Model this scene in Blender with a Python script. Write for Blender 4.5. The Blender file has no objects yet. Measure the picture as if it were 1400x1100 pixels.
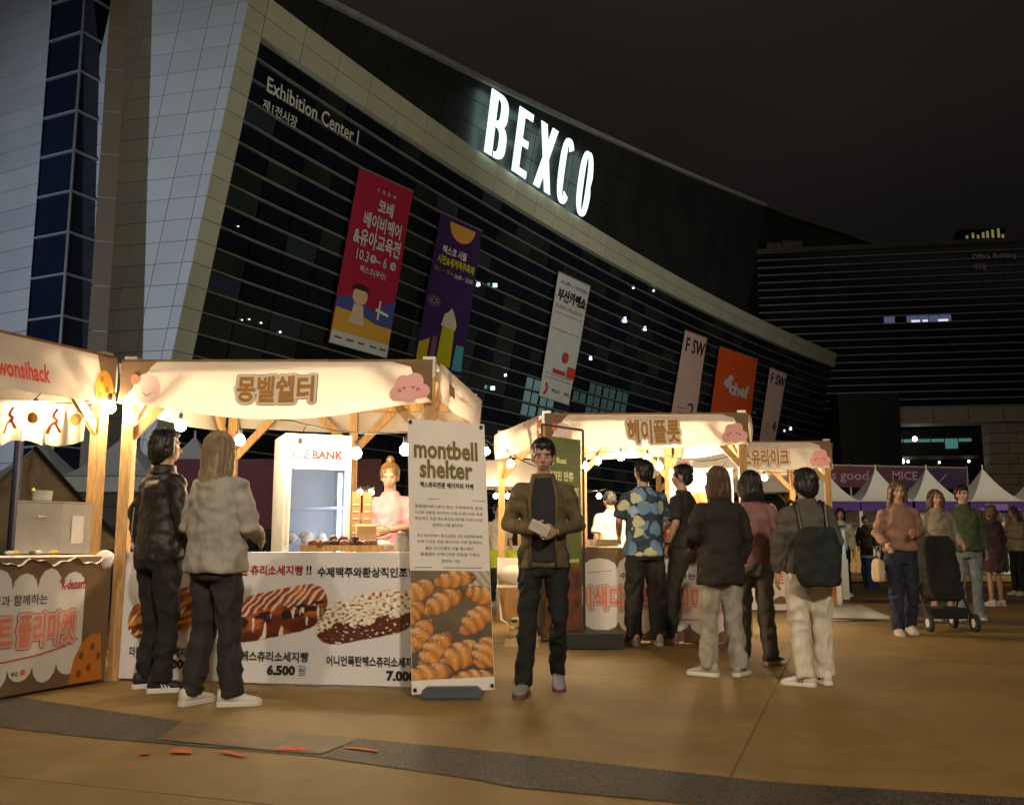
import bpy, bmesh, math, random
import numpy as np
import time as _t
_T0 = _t.time()
def clk(n): print('CLK', n, round(_t.time() - _T0, 1))
from mathutils import Vector, Matrix, noise
random.seed(7)
S = bpy.context.scene
COL = S.collection
# ------------------------------------------------------------------ camera, world, light, exposure
FPX, CX, CY, HZ, CAMH = 1300.0, 700.0, 550.0, 742.0, 1.0
PITCH = math.atan((HZ - CY) / FPX)
cam_d = bpy.data.cameras.new('camera')
cam = bpy.data.objects.new('camera', cam_d); COL.objects.link(cam)
cam.location = (0, 0, CAMH); cam.rotation_euler = (math.pi / 2 + PITCH, 0, 0)
cam_d.sensor_width = 36; cam_d.lens = 36 * FPX / 1400; cam_d.clip_start = .05; cam_d.clip_end = 2000
S.camera = cam
S.view_settings.view_transform = 'Standard'; S.view_settings.look = 'None'
S.view_settings.exposure = 0.0; S.view_settings.gamma = 1
S.cycles.use_denoising = True
S.cycles.max_bounces = 6; S.cycles.sample_clamp_indirect = 8
try:
    S.cycles.denoiser = 'OPENIMAGEDENOISE'
except Exception:
    pass
W = bpy.data.worlds.new('World'); S.world = W; W.use_nodes = True
nt = W.node_tree; bg = nt.nodes['Background']
tc = nt.nodes.new('ShaderNodeTexCoord'); mp = nt.nodes.new('ShaderNodeMapping')
mp.inputs['Scale'].default_value = (1.4, 1.4, 3.2)
nz = nt.nodes.new('ShaderNodeTexNoise'); nz.inputs['Scale'].default_value = 1.6; nz.inputs['Detail'].default_value = 5
sx = nt.nodes.new('ShaderNodeSeparateXYZ')
gr = nt.nodes.new('ShaderNodeValToRGB')
gr.color_ramp.elements[0].position = .22; gr.color_ramp.elements[0].color = (.0042, .0042, .0042, 1)
gr.color_ramp.elements[1].position = .58; gr.color_ramp.elements[1].color = (.021, .0165, .0145, 1)
mxw = nt.nodes.new('ShaderNodeMixRGB'); mxw.blend_type = 'MULTIPLY'; mxw.inputs[0].default_value = .55
rw = nt.nodes.new('ShaderNodeValToRGB'); rw.color_ramp.elements[0].position = .3; rw.color_ramp.elements[1].position = .7
rw.color_ramp.elements[0].color = (.55, .55, .55, 1); rw.color_ramp.elements[1].color = (1.3, 1.3, 1.3, 1)
nt.links.new(tc.outputs['Generated'], mp.inputs[0]); nt.links.new(mp.outputs[0], nz.inputs[0])
nt.links.new(tc.outputs['Generated'], sx.inputs[0]); nt.links.new(sx.outputs['Z'], gr.inputs[0])
nt.links.new(nz.outputs[0], rw.inputs[0]); nt.links.new(gr.outputs[0], mxw.inputs[1]); nt.links.new(rw.outputs[0], mxw.inputs[2])
nt.links.new(mxw.outputs[0], bg.inputs[0]); bg.inputs[1].default_value = .8
# one dim, broad "sun": the diffuse glow of the city from behind the camera
sd = bpy.data.lights.new('city_glow', 'SUN'); sd.energy = .07; sd.angle = math.radians(60); sd.color = (1, .86, .66)
so = bpy.data.objects.new('city_glow', sd); COL.objects.link(so); so.rotation_euler = (math.radians(48), 0, math.radians(18))

def lamp(name, kind, loc, power, color, size=.3, target=None, spot=70, blend=.6):
    l = bpy.data.lights.new(name, kind); l.energy = power; l.color = color
    l.shadow_soft_size = size
    if kind == 'SPOT':
        l.spot_size = math.radians(spot); l.spot_blend = blend
    o = bpy.data.objects.new(name, l); COL.objects.link(o); o.location = loc
    if target is not None:
        o.rotation_euler = (Vector(target) - Vector(loc)).to_track_quat('-Z', 'Y').to_euler()
    return o
# unseen lights standing in for plaza floodlights and street lamps, no masts modelled
lamp('flood_standin_cool', 'SPOT', (-27, 14, 5), 15000, (.72, .84, 1.0), .4, (-18.5, 45, 13), 62, .8)
lamp('flood_standin_facade', 'SPOT', (40, 30, 9), 42000, (1, .95, .78), .5, (14, 88, 19), 66, .9)
lamp('flood_standin_corner', 'SPOT', (22, 18, 8), 17000, (1, .95, .66), .5, (-9, 52, 21), 56, 1.0)
lamp('street_lamp_standin', 'SPOT', (3.0, -6, 7.5), 4300, (1, .85, .64), .35, (1.0, 9.5, .8), 58, 1.0)
lamp('street_lamp_standin_near', 'SPOT', (1.0, -4, 9), 120, (1, .72, .44), .4, (1.0, 5, 0), 90, .9)
lamp('street_lamp_standin_rear', 'SPOT', (20, 22, 10), 5200, (1, .80, .52), .35, (18, 34, 3), 130, .9)
lamp('tent_fill', 'SPOT', (12, 22, 8), 1900, (.95, 1, .9), .3, (17, 40, 2.5), 70, .9)  # added unseen fill that brightens the right-hand tents
lamp('tent_fill_left', 'SPOT', (-5, 13, 7), 900, (.8, .9, 1), .3, (-10, 24, 2.5), 60, .9)  # added unseen fill that brightens the left tents
lamp('street_lamp_standin_left', 'SPOT', (-6, -3, 8), 1250, (1, .84, .62), .35, (-2.5, 6, 0), 80, .9)

# ------------------------------------------------------------------ pixel helpers (photo pixels 1400 x 1100)
cp, sp = math.cos(PITCH), math.sin(PITCH)
def ray(x, y):
    a = (x - CX) / FPX; b = -(y - CY) / FPX
    return Vector((a, cp - b * sp, sp + b * cp))
def PZ(x, y, z):
    r = ray(x, y); t = (z - CAMH) / r.z
    return Vector((r.x * t, r.y * t, z))
def G(x, y): return PZ(x, y, 0)
def PD(x, y, Y):
    r = ray(x, y); t = Y / r.y
    return Vector((r.x * t, Y, CAMH + r.z * t))
def proj(p):
    d = Vector(p) - Vector((0, 0, CAMH)); w = d.y * cp + d.z * sp; v = -d.y * sp + d.z * cp
    return CX + FPX * d.x / w, CY - FPX * v / w

# ------------------------------------------------------------------ materials
MATS = {}
def mat(name, col, rough=.7, metal=0, emit=None, es=0, nscale=0, namt=.25, bump=0, bscale=40, trans=0, spec=None, coat=0, stretch=None):
    if name in MATS: return MATS[name]
    m = bpy.data.materials.new(name); m.use_nodes = True; t = m.node_tree; b = t.nodes['Principled BSDF']
    b.inputs['Base Color'].default_value = (*col, 1); b.inputs['Roughness'].default_value = rough; b.inputs['Metallic'].default_value = metal
    if spec is not None: b.inputs['Specular IOR Level'].default_value = spec
    if coat: b.inputs['Coat Weight'].default_value = coat
    if emit: b.inputs['Emission Color'].default_value = (*emit, 1); b.inputs['Emission Strength'].default_value = es
    c = None
    if nscale or bump:
        tcn = t.nodes.new('ShaderNodeTexCoord'); mpn = t.nodes.new('ShaderNodeMapping')
        t.links.new(tcn.outputs['Object'], mpn.inputs[0])
        if stretch: mpn.inputs['Scale'].default_value = stretch
    if nscale:
        n = t.nodes.new('ShaderNodeTexNoise'); n.inputs['Scale'].default_value = nscale; n.inputs['Detail'].default_value = 6; n.inputs['Roughness'].default_value = .6
        t.links.new(mpn.outputs[0], n.inputs[0])
        r = t.nodes.new('ShaderNodeValToRGB')
        r.color_ramp.elements[0].position = .3; r.color_ramp.elements[1].position = .7
        r.color_ramp.elements[0].color = tuple(x * (1 - namt) for x in col) + (1,)
        r.color_ramp.elements[1].color = tuple(min(1, x * (1 + namt)) for x in col) + (1,)
        t.links.new(n.outputs[0], r.inputs[0]); t.links.new(r.outputs[0], b.inputs['Base Color'])
    if bump:
        n2 = t.nodes.new('ShaderNodeTexNoise'); n2.inputs['Scale'].default_value = bscale; n2.inputs['Detail'].default_value = 4
        t.links.new(mpn.outputs[0], n2.inputs[0])
        bp = t.nodes.new('ShaderNodeBump'); bp.inputs['Strength'].default_value = bump; bp.inputs['Distance'].default_value = .01
        t.links.new(n2.outputs[0], bp.inputs['Height']); t.links.new(bp.outputs[0], b.inputs['Normal'])
    if trans:
        tr = t.nodes.new('ShaderNodeBsdfTranslucent'); tr.inputs[0].default_value = (*col, 1)
        mx = t.nodes.new('ShaderNodeMixShader'); mx.inputs[0].default_value = trans
        out = t.nodes['Material Output']
        t.links.new(b.outputs[0], mx.inputs[1]); t.links.new(tr.outputs[0], mx.inputs[2]); t.links.new(mx.outputs[0], out.inputs[0])
    MATS[name] = m; return m
def vcmat(name='printed_picture', rough=.6):
    if name in MATS: return MATS[name]
    m = bpy.data.materials.new(name); m.use_nodes = True; t = m.node_tree; b = t.nodes['Principled BSDF']
    a = t.nodes.new('ShaderNodeVertexColor'); a.layer_name = 'Col'; t.links.new(a.outputs[0], b.inputs['Base Color']); b.inputs['Roughness'].default_value = rough
    MATS[name] = m; return m
def flat(col, rough=.7):
    return mat('print_%02x%02x%02x' % tuple(int(min(1, c) * 255) for c in col), col, rough)
def srgb(r, g, b):
    f = lambda c: ((c / 255 + .055) / 1.055) ** 2.4 if c > 10 else c / 255 / 12.92
    return (f(r), f(g), f(b))

CREAM = mat('canopy_cloth', (.82, .75, .67), .85, nscale=3, namt=.06, trans=.35, bump=.25, bscale=9)
CLOTHW = mat('white_cloth', (.78, .74, .68), .85, nscale=4, namt=.08, bump=.3, bscale=12)
WOOD = mat('pine_timber', (.50, .29, .11), .6, nscale=9, namt=.35, stretch=(6, 6, .8), bump=.15, bscale=30)
WOODD = mat('dark_timber', (.22, .11, .04), .6, nscale=9, namt=.3)
BROWNC = mat('brown_print_cloth', (.19, .115, .058), .85, nscale=3, namt=.12, bump=.2, bscale=12)
STEEL = mat('stainless_steel', (.66, .62, .56), .34, metal=.55, nscale=5, namt=.12, bump=.1, bscale=6)
BLACKM = mat('black_metal', (.012, .012, .012), .4, nscale=8, namt=.3)
WHITEP = mat('white_paint', (.62, .62, .60), .4, nscale=6, namt=.05)
WHITEPL = mat('white_plastic', (.70, .69, .66), .45, nscale=6, namt=.06)
GLASSF = mat('facade_glass', (.006, .008, .012), .06, spec=.5)
BULB = mat('bulb_glow', (1, .8, .5), .3, emit=(1, .76, .46), es=400)
CABLE = mat('black_cable', (.015, .014, .013), .6)
SKIN = mat('skin', (.50, .29, .19), .55, nscale=20, namt=.08)

# ------------------------------------------------------------------ mesh helpers
class MB:
    def __init__(s): s.v = []; s.f = []; s.c = None
    def add(s, vs, fs):
        n = len(s.v); s.v += [tuple(v) for v in vs]; s.f += [tuple(i + n for i in f) for f in fs]; return s
    def box(s, c, d, rot=None):
        x, y, z = d[0] / 2, d[1] / 2, d[2] / 2
        vs = [Vector((a * x, b * y, e * z)) for a in (-1, 1) for b in (-1, 1) for e in (-1, 1)]
        if rot: vs = [rot @ v for v in vs]
        vs = [v + Vector(c) for v in vs]
        return s.add(vs, [(0, 1, 3, 2), (4, 6, 7, 5), (0, 4, 5, 1), (2, 3, 7, 6), (0, 2, 6, 4), (1, 5, 7, 3)])
    def beam(s, a, b, w, h=None, up=(0, 0, 1)):
        a = Vector(a); b = Vector(b); h = h or w; d = (b - a).normalized(); u = Vector(up)
        if abs(d.dot(u)) > .95: u = Vector((0, 1, 0))
        r = d.cross(u).normalized() * w / 2; u = r.cross(d).normalized() * h / 2
        vs = [p + i * r + j * u for p in (a, b) for i, j in ((-1, -1), (1, -1), (1, 1), (-1, 1))]
        return s.add(vs, [(3, 2, 1, 0), (4, 5, 6, 7), (0, 1, 5, 4), (1, 2, 6, 5), (2, 3, 7, 6), (3, 0, 4, 7)])
    def tube(s, pts, r, n=8, cap=True):
        pts = [Vector(p) for p in pts]; rs = r if isinstance(r, (list, tuple)) else [r] * len(pts)
        rings = []; N = None
        for i, p in enumerate(pts):
            d = (pts[min(i + 1, len(pts) - 1)] - pts[max(i - 1, 0)]).normalized()
            if N is None: N = d.orthogonal().normalized()
            else:
                N = (N - d * N.dot(d)); N = N.normalized() if N.length > 1e-6 else d.orthogonal().normalized()
            B = d.cross(N)
            rings.append([p + rs[i] * (math.cos(2 * math.pi * k / n) * N + math.sin(2 * math.pi * k / n) * B) for k in range(n)])
        vs = [v for q in rings for v in q]; fs = []
        for i in range(len(pts) - 1):
            for k in range(n):
                a = i * n + k; b = i * n + (k + 1) % n; fs.append((a, b, b + n, a + n))
        if cap: fs += [tuple(range(n - 1, -1, -1)), tuple((len(pts) - 1) * n + k for k in range(n))]
        return s.add(vs, fs)
    def ell(s, c, r, nu=14, nv=10, rot=None):
        c = Vector(c); r = (r, r, r) if not hasattr(r, '__len__') else r; vs = []; fs = []
        for j in range(1, nv):
            th = math.pi * j / nv
            for i in range(nu):
                ph = 2 * math.pi * i / nu
                v = Vector((r[0] * math.sin(th) * math.cos(ph), r[1] * math.sin(th) * math.sin(ph), r[2] * math.cos(th)))
                vs.append(c + (rot @ v if rot else v))
        t = Vector((0, 0, r[2])); vs += [c + (rot @ t if rot else t), c - (rot @ t if rot else t)]
        for j in range(nv - 2):
            for i in range(nu):
                a = j * nu + i; b = j * nu + (i + 1) % nu; fs.append((a, a + nu, b + nu, b))
        T = len(vs) - 2
        for i in range(nu):
            fs.append((T, i, (i + 1) % nu)); q = (nv - 2) * nu; fs.append((T + 1, q + (i + 1) % nu, q + i))
        return s.add(vs, fs)
    def lathe(s, c, prof, n=14):
        vs = []; fs = []; c = Vector(c)
        for r, z in prof:
            for k in range(n):
                vs.append(c + Vector((r * math.cos(2 * math.pi * k / n), r * math.sin(2 * math.pi * k / n), z)))
        for j in range(len(prof) - 1):
            for k in range(n):
                a = j * n + k; b = j * n + (k + 1) % n; fs.append((a, b, b + n, a + n))
        fs += [tuple(range(n - 1, -1, -1)), tuple((len(prof) - 1) * n + k for k in range(n))]
        return s.add(vs, fs)
    def loft(s, rings, cap=True):
        n = len(rings[0]); vs = [v for r in rings for v in r]; fs = []
        for i in range(len(rings) - 1):
            for k in range(n):
                a = i * n + k; b = i * n + (k + 1) % n; fs.append((a, b, b + n, a + n))
        if cap: fs += [tuple(range(n - 1, -1, -1)), tuple((len(rings) - 1) * n + k for k in range(n))]
        return s.add(vs, fs)
    def grid(s, fn, nu, nv, closed=False):
        vs = [fn(i / nu, j / nv) for j in range(nv + 1) for i in range(nu + 1)]
        fs = [(j * (nu + 1) + i, j * (nu + 1) + i + 1, (j + 1) * (nu + 1) + i + 1, (j + 1) * (nu + 1) + i) for j in range(nv) for i in range(nu)]
        return s.add(vs, fs)
    def build(s, name, m, parent=None, smooth=False, **props):
        me = bpy.data.meshes.new(name); me.from_pydata([tuple(v) for v in s.v], [], s.f)
        if s.c is not None:
            at = me.color_attributes.new('Col', 'FLOAT_COLOR', 'POINT')
            at.data.foreach_set('color', np.array([(*c, 1) for c in s.c], dtype=np.float32).ravel())
        me.materials.append(m)
        if smooth: me.polygons.foreach_set('use_smooth', [True] * len(me.polygons))
        return link(name, me, parent, **props)
def link(name, data, parent=None, **props):
    o = bpy.data.objects.new(name, data); COL.objects.link(o)
    if parent is not None:
        o.parent = parent
        if parent.get('_w') is not None: pass
        o.matrix_parent_inverse = world_of(parent).inverted()
    for k, v in props.items():
        if v is not None: o[k] = v
    return o
def world_of(o):
    m = o.matrix_basis.copy()
    if o.parent: m = world_of(o.parent) @ o.matrix_parent_inverse @ m
    return m
def thing(name, label, cat, loc=(0, 0, 0), group=None, rz=0):
    o = bpy.data.objects.new(name, None); COL.objects.link(o); o.location = loc; o.rotation_euler = (0, 0, rz)
    o.empty_display_size = .1; o['label'] = label; o['category'] = cat
    if group: o['group'] = group
    return o
def tag(o, label=None, cat=None, group=None, kind=None):
    for k, v in (('label', label), ('category', cat), ('group', group), ('kind', kind)):
        if v: o[k] = v
    return o

# ---- text: all strings are converted once, at the start (built-in font with its CJK fallback)
TEXTS = {}
def prepare(items):
    obs = []
    for s_, off in items:
        c = bpy.data.curves.new('t', 'FONT'); c.body = s_; c.size = 1; c.offset = off; c.resolution_u = 2; c.fill_mode = 'FRONT'
        o = bpy.data.objects.new('t', c); COL.objects.link(o); obs.append((s_, off, o, c))
    bpy.context.view_layer.update(); dg = bpy.context.evaluated_depsgraph_get()
    for s_, off, o, c in obs:
        me = bpy.data.meshes.new_from_object(o.evaluated_get(dg))
        vs = np.array([v.co[:2] for v in me.vertices]) if len(me.vertices) else np.zeros((0, 2))
        TEXTS[(s_, off)] = (vs, [tuple(p.vertices) for p in me.polygons])
        bpy.data.meshes.remove(me); bpy.data.objects.remove(o); bpy.data.curves.remove(c)

class Patch:
    """a surface with u to the viewer's right and v downwards, fn(u, v) -> point"""
    def __init__(s, fn, flip=1, lim=.05): s.fn = fn; s.flip = flip; s.lim = lim
    @staticmethod
    def quad(tl, tr, br, bl):
        tl, tr, br, bl = map(Vector, (tl, tr, br, bl))
        return Patch(lambda u, v: (tl * (1 - u) + tr * u) * (1 - v) + (bl * (1 - u) + br * u) * v, lim=9)
    def pt(s, u, v, off=0):
        p = s.fn(u, v)
        if off:
            e = .01; a = s.fn(min(u + e, 1.0), v) - s.fn(max(u - e, 0.0), v); b = s.fn(u, min(v + e, 1.0)) - s.fn(u, max(v - e, 0.0))
            p = p + b.cross(a).normalized() * (-off) * s.flip * -1
        return p
    def W(s): return (s.fn(1, .5) - s.fn(0, .5)).length
    def H(s): return (s.fn(.5, 1) - s.fn(.5, 0)).length
    def text(s, mb, st, u0, v0, u1, v1, off=.004, bold=0.0, ref=None):
        """stretch the string into the box; ref: bounding box of the plain-weight string is used"""
        vs, fs = TEXTS[(st, bold)]; rv, _ = TEXTS[(st, ref if ref is not None else bold)]
        if len(vs) == 0: return mb
        lo, hi = rv.min(0), rv.max(0)
        out = []
        for x, y in vs:
            a = (x - lo[0]) / (hi[0] - lo[0]); b = (hi[1] - y) / (hi[1] - lo[1])
            out.append(s.pt(u0 + (u1 - u0) * a, v0 + (v1 - v0) * b, off))
        return mb.add(out, fs)
    def rect(s, mb, u0, v0, u1, v1, off=.003, n=1):
        n = 1 if s.lim > 1 else 10
        return mb.grid(lambda a, b: s.pt(u0 + (u1 - u0) * a, v0 + (v1 - v0) * b, off), n, n)
    def poly(s, mb, pts, off=.003):
        """filled polygon (ear-clipped)"""
        from mathutils.geometry import tessellate_polygon
        tr = tessellate_polygon([[Vector((u, v, 0)) for u, v in pts]])
        P = list(pts); T = [tuple(t) for t in tr]; out = []; mid = {}
        lim = s.lim
        while T:
            a, b, c = T.pop(); e = sorted([((P[a][0] - P[b][0]) ** 2 + (P[a][1] - P[b][1]) ** 2, a, b, c), ((P[b][0] - P[c][0]) ** 2 + (P[b][1] - P[c][1]) ** 2, b, c, a), ((P[c][0] - P[a][0]) ** 2 + (P[c][1] - P[a][1]) ** 2, c, a, b)])[-1]
            if e[0] < lim * lim: out.append((a, b, c)); continue
            _, i, j, k = e; key = (min(i, j), max(i, j))
            if key not in mid: mid[key] = len(P); P.append(((P[i][0] + P[j][0]) / 2, (P[i][1] + P[j][1]) / 2))
            m = mid[key]; T += [(i, m, k), (m, j, k)]
        return mb.add([s.pt(u, v, off) for u, v in P], out)
    def disc(s, mb, u, v, ru, rv, off=.003, n=20, a0=0, a1=2 * math.pi):
        pts = [(u + ru * math.cos(a0 + (a1 - a0) * k / n), v + rv * math.sin(a0 + (a1 - a0) * k / n)) for k in range(n + (0 if a1 - a0 > 6.2 else 1))]
        return s.poly(mb, pts, off)
    def line(s, mb, pts, w, off=.004):
        """a thick line, w in u units (scaled by the aspect)"""
        asp = s.W() / max(s.H(), 1e-6)
        for (a, b), (c, d) in zip(pts[:-1], pts[1:]):
            dx, dy = (c - a) * asp, (d - b); L = math.hypot(dx, dy) or 1e-6
            nx, ny = -dy / L * w / 2, dx / L * w / 2
            q = [(a + nx, b + ny * asp), (c + nx, d + ny * asp), (c - nx, d - ny * asp), (a - nx, b - ny * asp)]
            mb.add([s.pt(x, y, off) for x, y in q], [(0, 1, 2, 3)])
        return mb

LOREM = ['몽벨쉘터페스츄리 부산 수제맥주와 함께', '디저트 전문점 베이커리 카페 수제디저트 축제', '환상적인 조합 페스츄리소세지빵 이색디저트', '함께하는 마을 플리마켓',
         '부산 베이비페어 유아교육전 시민 세계맥주축제', '수제 디저트 전문 베이커리 카페 함께하는', '불닭 어니언폭탄 더블 페스츄리', '몽벨쉘터 수제디저트 전문점 카페쇼', '함께하는 카페']
STR = [('!!', 0.03), ('"K-dessert"', 0.03), ('&유아교육전', 0.03), ('10.1 ~ 10.6', 0.0), ('10.2(목) — 10.05(일)', 0.0), ('10.3   ~ 6', 0.012), ('16:00 ~ 22:00', 0.012), ('2', 0.0), ('4', 0.0), ('6.000', 0.055), ('6.500', 0.055), ('7,000원', 0.012), ('7.000', 0.055), ('8,000원', 0.012), ('BEXCON 2024', 0.03), ('BUSAN', 0.03), ('BUSAN CAFE SHOW', 0.0), ('Exhibition Center I', 0.012), ('F SW', 0.012), ('ICE BANK', 0.055), ('MICE', 0.012), ('Office Building', 0.012), ('This is good', 0.012), ('c o b e', 0.0), ('chef', 0.055), ('hey float', 0.03), ('montbell', 0.03), ('montbell side', 0.012), ('shelter', 0.03), ('wonsihack', 0.03), ('더블페스츄리소세지빵', 0.03), ('디저트 전문점', 0.03), ('디저트 플리마켓', 0.03), ('디저트 플리마켓', 0.055), ('디저트 플리마켓', 0.09), ('마을별과 함께하는', 0.012), ('목', 0.012), ('몽벨쉘터', 0.035), ('몽벨쉘터', 0.085), ('몽벨쉘터', 0.125), ('베이비페어', 0.03), ('벡스코', 0.012), ('벡스코 시월', 0.03), ('벡스코(부산)', 0.012), ('부산', 0.03), ('부산식품대전', 0.03), ('부산카페쇼', 0.03), ('불닭페스츄리소세지빵', 0.03), ('사무동', 0.012), ('수제맥주와 함께하는', 0.03), ('수제맥주와환상적인조합', 0.03), ('시민&세계맥주축제', 0.03), ('쏘유라이크', 0.035), ('쏘유라이크', 0.085), ('쏘유라이크', 0.125), ('어니언폭탄페스츄리소세지빵', 0.03), ('원', 0.0), ('이색디저트 플리마켓', 0.03), ('이색디저트 플리마켓', 0.055), ('이색디저트 플리마켓', 0.09), ('일', 0.012), ('제1전시장', 0.012), ('주최', 0.012), ('츄리소세지빵', 0.03), ('커피디저트', 0.035), ('커피디저트', 0.085), ('커피디저트', 0.125), ('코베', 0.03), ('크리민 만쥬', 0.03), ('페스', 0.03), ('페스츄리전문 베이커리 카페', 0.03), ('푸드축제', 0.03), ('푸드페스타', 0.012), ('헤이플롯', 0.035), ('헤이플롯', 0.085), ('헤이플롯', 0.125)]
prepare(STR + [(t, 0.0) for t in LOREM])

clk('texts')
# remesh work is collected here and finished in one go at the end
JOBS = []
def organic(name, mb, m, parent, voxel, fold=0, fscale=(7, 7, 3), smooth_it=4, seed=0, own=None, **props):
    me = bpy.data.meshes.new(name); me.from_pydata([tuple(v) for v in mb.v], [], mb.f); me.materials.append(m)
    o = link(name, me, parent, **props)
    r = o.modifiers.new('r', 'REMESH'); r.mode = 'VOXEL'; r.voxel_size = voxel; r.use_smooth_shade = True
    if smooth_it:
        q = o.modifiers.new('s', 'SMOOTH'); q.factor = .5; q.iterations = smooth_it
    JOBS.append((o, fold, fscale, seed, m, own)); return o
def finish_jobs():
    bpy.context.view_layer.update(); dg = bpy.context.evaluated_depsgraph_get(); done = []
    for o, fold, fs, seed, m, own in JOBS: done.append(bpy.data.meshes.new_from_object(o.evaluated_get(dg)))
    for (o, fold, fs, seed, m, own), me in zip(JOBS, done):
        o.modifiers.clear(); old = o.data; o.data = me; me.name = old.name
        if fold:
            n = len(me.vertices); co = np.empty(n * 3, np.float32); no = np.empty(n * 3, np.float32)
            me.vertices.foreach_get('co', co); me.vertices.foreach_get('normal', no); co = co.reshape(-1, 3); no = no.reshape(-1, 3)
            d = np.empty(n, np.float32)
            for i in range(n):
                x, y, z = co[i]
                wv = noise.noise((x * 3 + seed, y * 3, z * 3))
                a = noise.noise((x * fs[0] + seed, y * fs[1] + wv * 1.5, z * fs[2] + wv * 2))
                b = noise.noise((x * fs[0] * 2.1 + wv * 2, y * fs[1] * 2.1 + seed, z * fs[2] * 2.4))
                d[i] = (1 - abs(a) * 2.6) * .8 + b * .7 - .2
            co += no * (d * fold)[:, None]
            me.vertices.foreach_set('co', co.ravel())
        me.polygons.foreach_set('use_smooth', [True] * len(me.polygons)); me.update()
        if own: join_into(o, own)
def join_into(o, extra):
    """append already smooth pieces (hands) to a finished mesh"""
    bm = bmesh.new(); bm.from_mesh(o.data)
    for mb in extra:
        vs = [bm.verts.new(v) for v in mb.v]
        for f in mb.f:
            try: bm.faces.new([vs[i] for i in f]).smooth = True
            except ValueError: pass
    bm.to_mesh(o.data); bm.free()

# ================================================================== GROUND
conc = bpy.data.materials.new('golden_concrete'); conc.use_nodes = True
def ground_mat(m, base, amt, big, bscale, bump, spots):
    t = m.node_tree; b = t.nodes['Principled BSDF']; b.inputs['Roughness'].default_value = .62
    tcn = t.nodes.new('ShaderNodeTexCoord')
    n1 = t.nodes.new('ShaderNodeTexNoise'); n1.inputs['Scale'].default_value = big; n1.inputs['Detail'].default_value = 8; n1.inputs['Roughness'].default_value = .65
    n2 = t.nodes.new('ShaderNodeTexNoise'); n2.inputs['Scale'].default_value = bscale; n2.inputs['Detail'].default_value = 3
    n3 = t.nodes.new('ShaderNodeTexNoise'); n3.inputs['Scale'].default_value = 2.6; n3.inputs['Detail'].default_value = 7; n3.inputs['Distortion'].default_value = 1.2
    for n in (n1, n2, n3): t.links.new(tcn.outputs['Object'], n.inputs[0])
    r = t.nodes.new('ShaderNodeValToRGB'); r.color_ramp.elements[0].position = .32; r.color_ramp.elements[1].position = .7
    r.color_ramp.elements[0].color = tuple(x * (1 - amt) for x in base) + (1,); r.color_ramp.elements[1].color = tuple(x * (1 + amt) for x in base) + (1,)
    t.links.new(n1.outputs[0], r.inputs[0])
    r2 = t.nodes.new('ShaderNodeValToRGB'); r2.color_ramp.elements[0].position = .38; r2.color_ramp.elements[1].position = .62
    k = 1 - spots; r2.color_ramp.elements[0].color = (k, k, k, 1); r2.color_ramp.elements[1].color = (1, 1, 1, 1)
    t.links.new(n2.outputs[0], r2.inputs[0])
    mx = t.nodes.new('ShaderNodeMixRGB'); mx.blend_type = 'MULTIPLY'; mx.inputs[0].default_value = 1
    t.links.new(r.outputs[0], mx.inputs[1]); t.links.new(r2.outputs[0], mx.inputs[2])
    r3 = t.nodes.new('ShaderNodeValToRGB'); r3.color_ramp.elements[0].position = .4; r3.color_ramp.elements[1].position = .58
    r3.color_ramp.elements[0].color = (.87, .86, .84, 1); r3.color_ramp.elements[1].color = (1, 1, 1, 1)
    t.links.new(n3.outputs[0], r3.inputs[0])
    mx2 = t.nodes.new('ShaderNodeMixRGB'); mx2.blend_type = 'MULTIPLY'; mx2.inputs[0].default_value = 1
    t.links.new(mx.outputs[0], mx2.inputs[1]); t.links.new(r3.outputs[0], mx2.inputs[2])
    t.links.new(mx2.outputs[0], b.inputs['Base Color'])
    bp = t.nodes.new('ShaderNodeBump'); bp.inputs['Strength'].default_value = bump; bp.inputs['Distance'].default_value = .008
    t.links.new(n2.outputs[0], bp.inputs['Height']); t.links.new(bp.outputs[0], b.inputs['Normal'])
    return m
ground_mat(conc, (.30, .185, .052), .16, .8, 160, .5, .30)
asph = bpy.data.materials.new('rough_grey_paving'); asph.use_nodes = True; ground_mat(asph, (.10, .078, .058), .3, 1.6, 75, 1.0, .85)
patchm = bpy.data.materials.new('pale_repair_patch'); patchm.use_nodes = True; ground_mat(patchm, (.20, .13, .05), .25, 2.5, 120, .4, .2)

def sheet(name, pts, z, m, label=None):
    from mathutils.geometry import tessellate_polygon
    vs = [Vector((p.x, p.y, z)) for p in pts]
    return MB().add(vs, [tuple(t) for t in tessellate_polygon([vs])]).build(name, m, kind='structure')
L = 700
MB().add([(-L, -L, -.006), (L, -L, -.006), (L, L, -.006), (-L, L, -.006)], [(0, 1, 2, 3)]).build('ground', conc, kind='structure')
# the joint that runs away from the camera, and slabs: each slab its own piece
j0, j1 = G(1082, 896), G(998, 1064)
jd = (j1 - j0).normalized(); jn = Vector((jd.y, -jd.x, 0))
slab_parent = thing('plaza_slabs', 'golden concrete slabs of the plaza', 'pavement'); del slab_parent['category']; del slab_parent['label']; slab_parent['kind'] = 'structure'
DS = Vector((jd.x, jd.y, 0)) * -1          # pointing away
def slab(o, a, b, la, lb):
    g = .006
    p = [o + DS * (a + g) + jn * (b + g), o + DS * (a + la - g) + jn * (b + g), o + DS * (a + la - g) + jn * (b + lb - g), o + DS * (a + g) + jn * (b + lb - g)]
    vs = [Vector((q.x, q.y, z)) for z in (-.05, 0) for q in p]
    return MB().add(vs, [(3, 2, 1, 0), (4, 5, 6, 7), (0, 1, 5, 4), (1, 2, 6, 5), (2, 3, 7, 6), (3, 0, 4, 7)])
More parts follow.
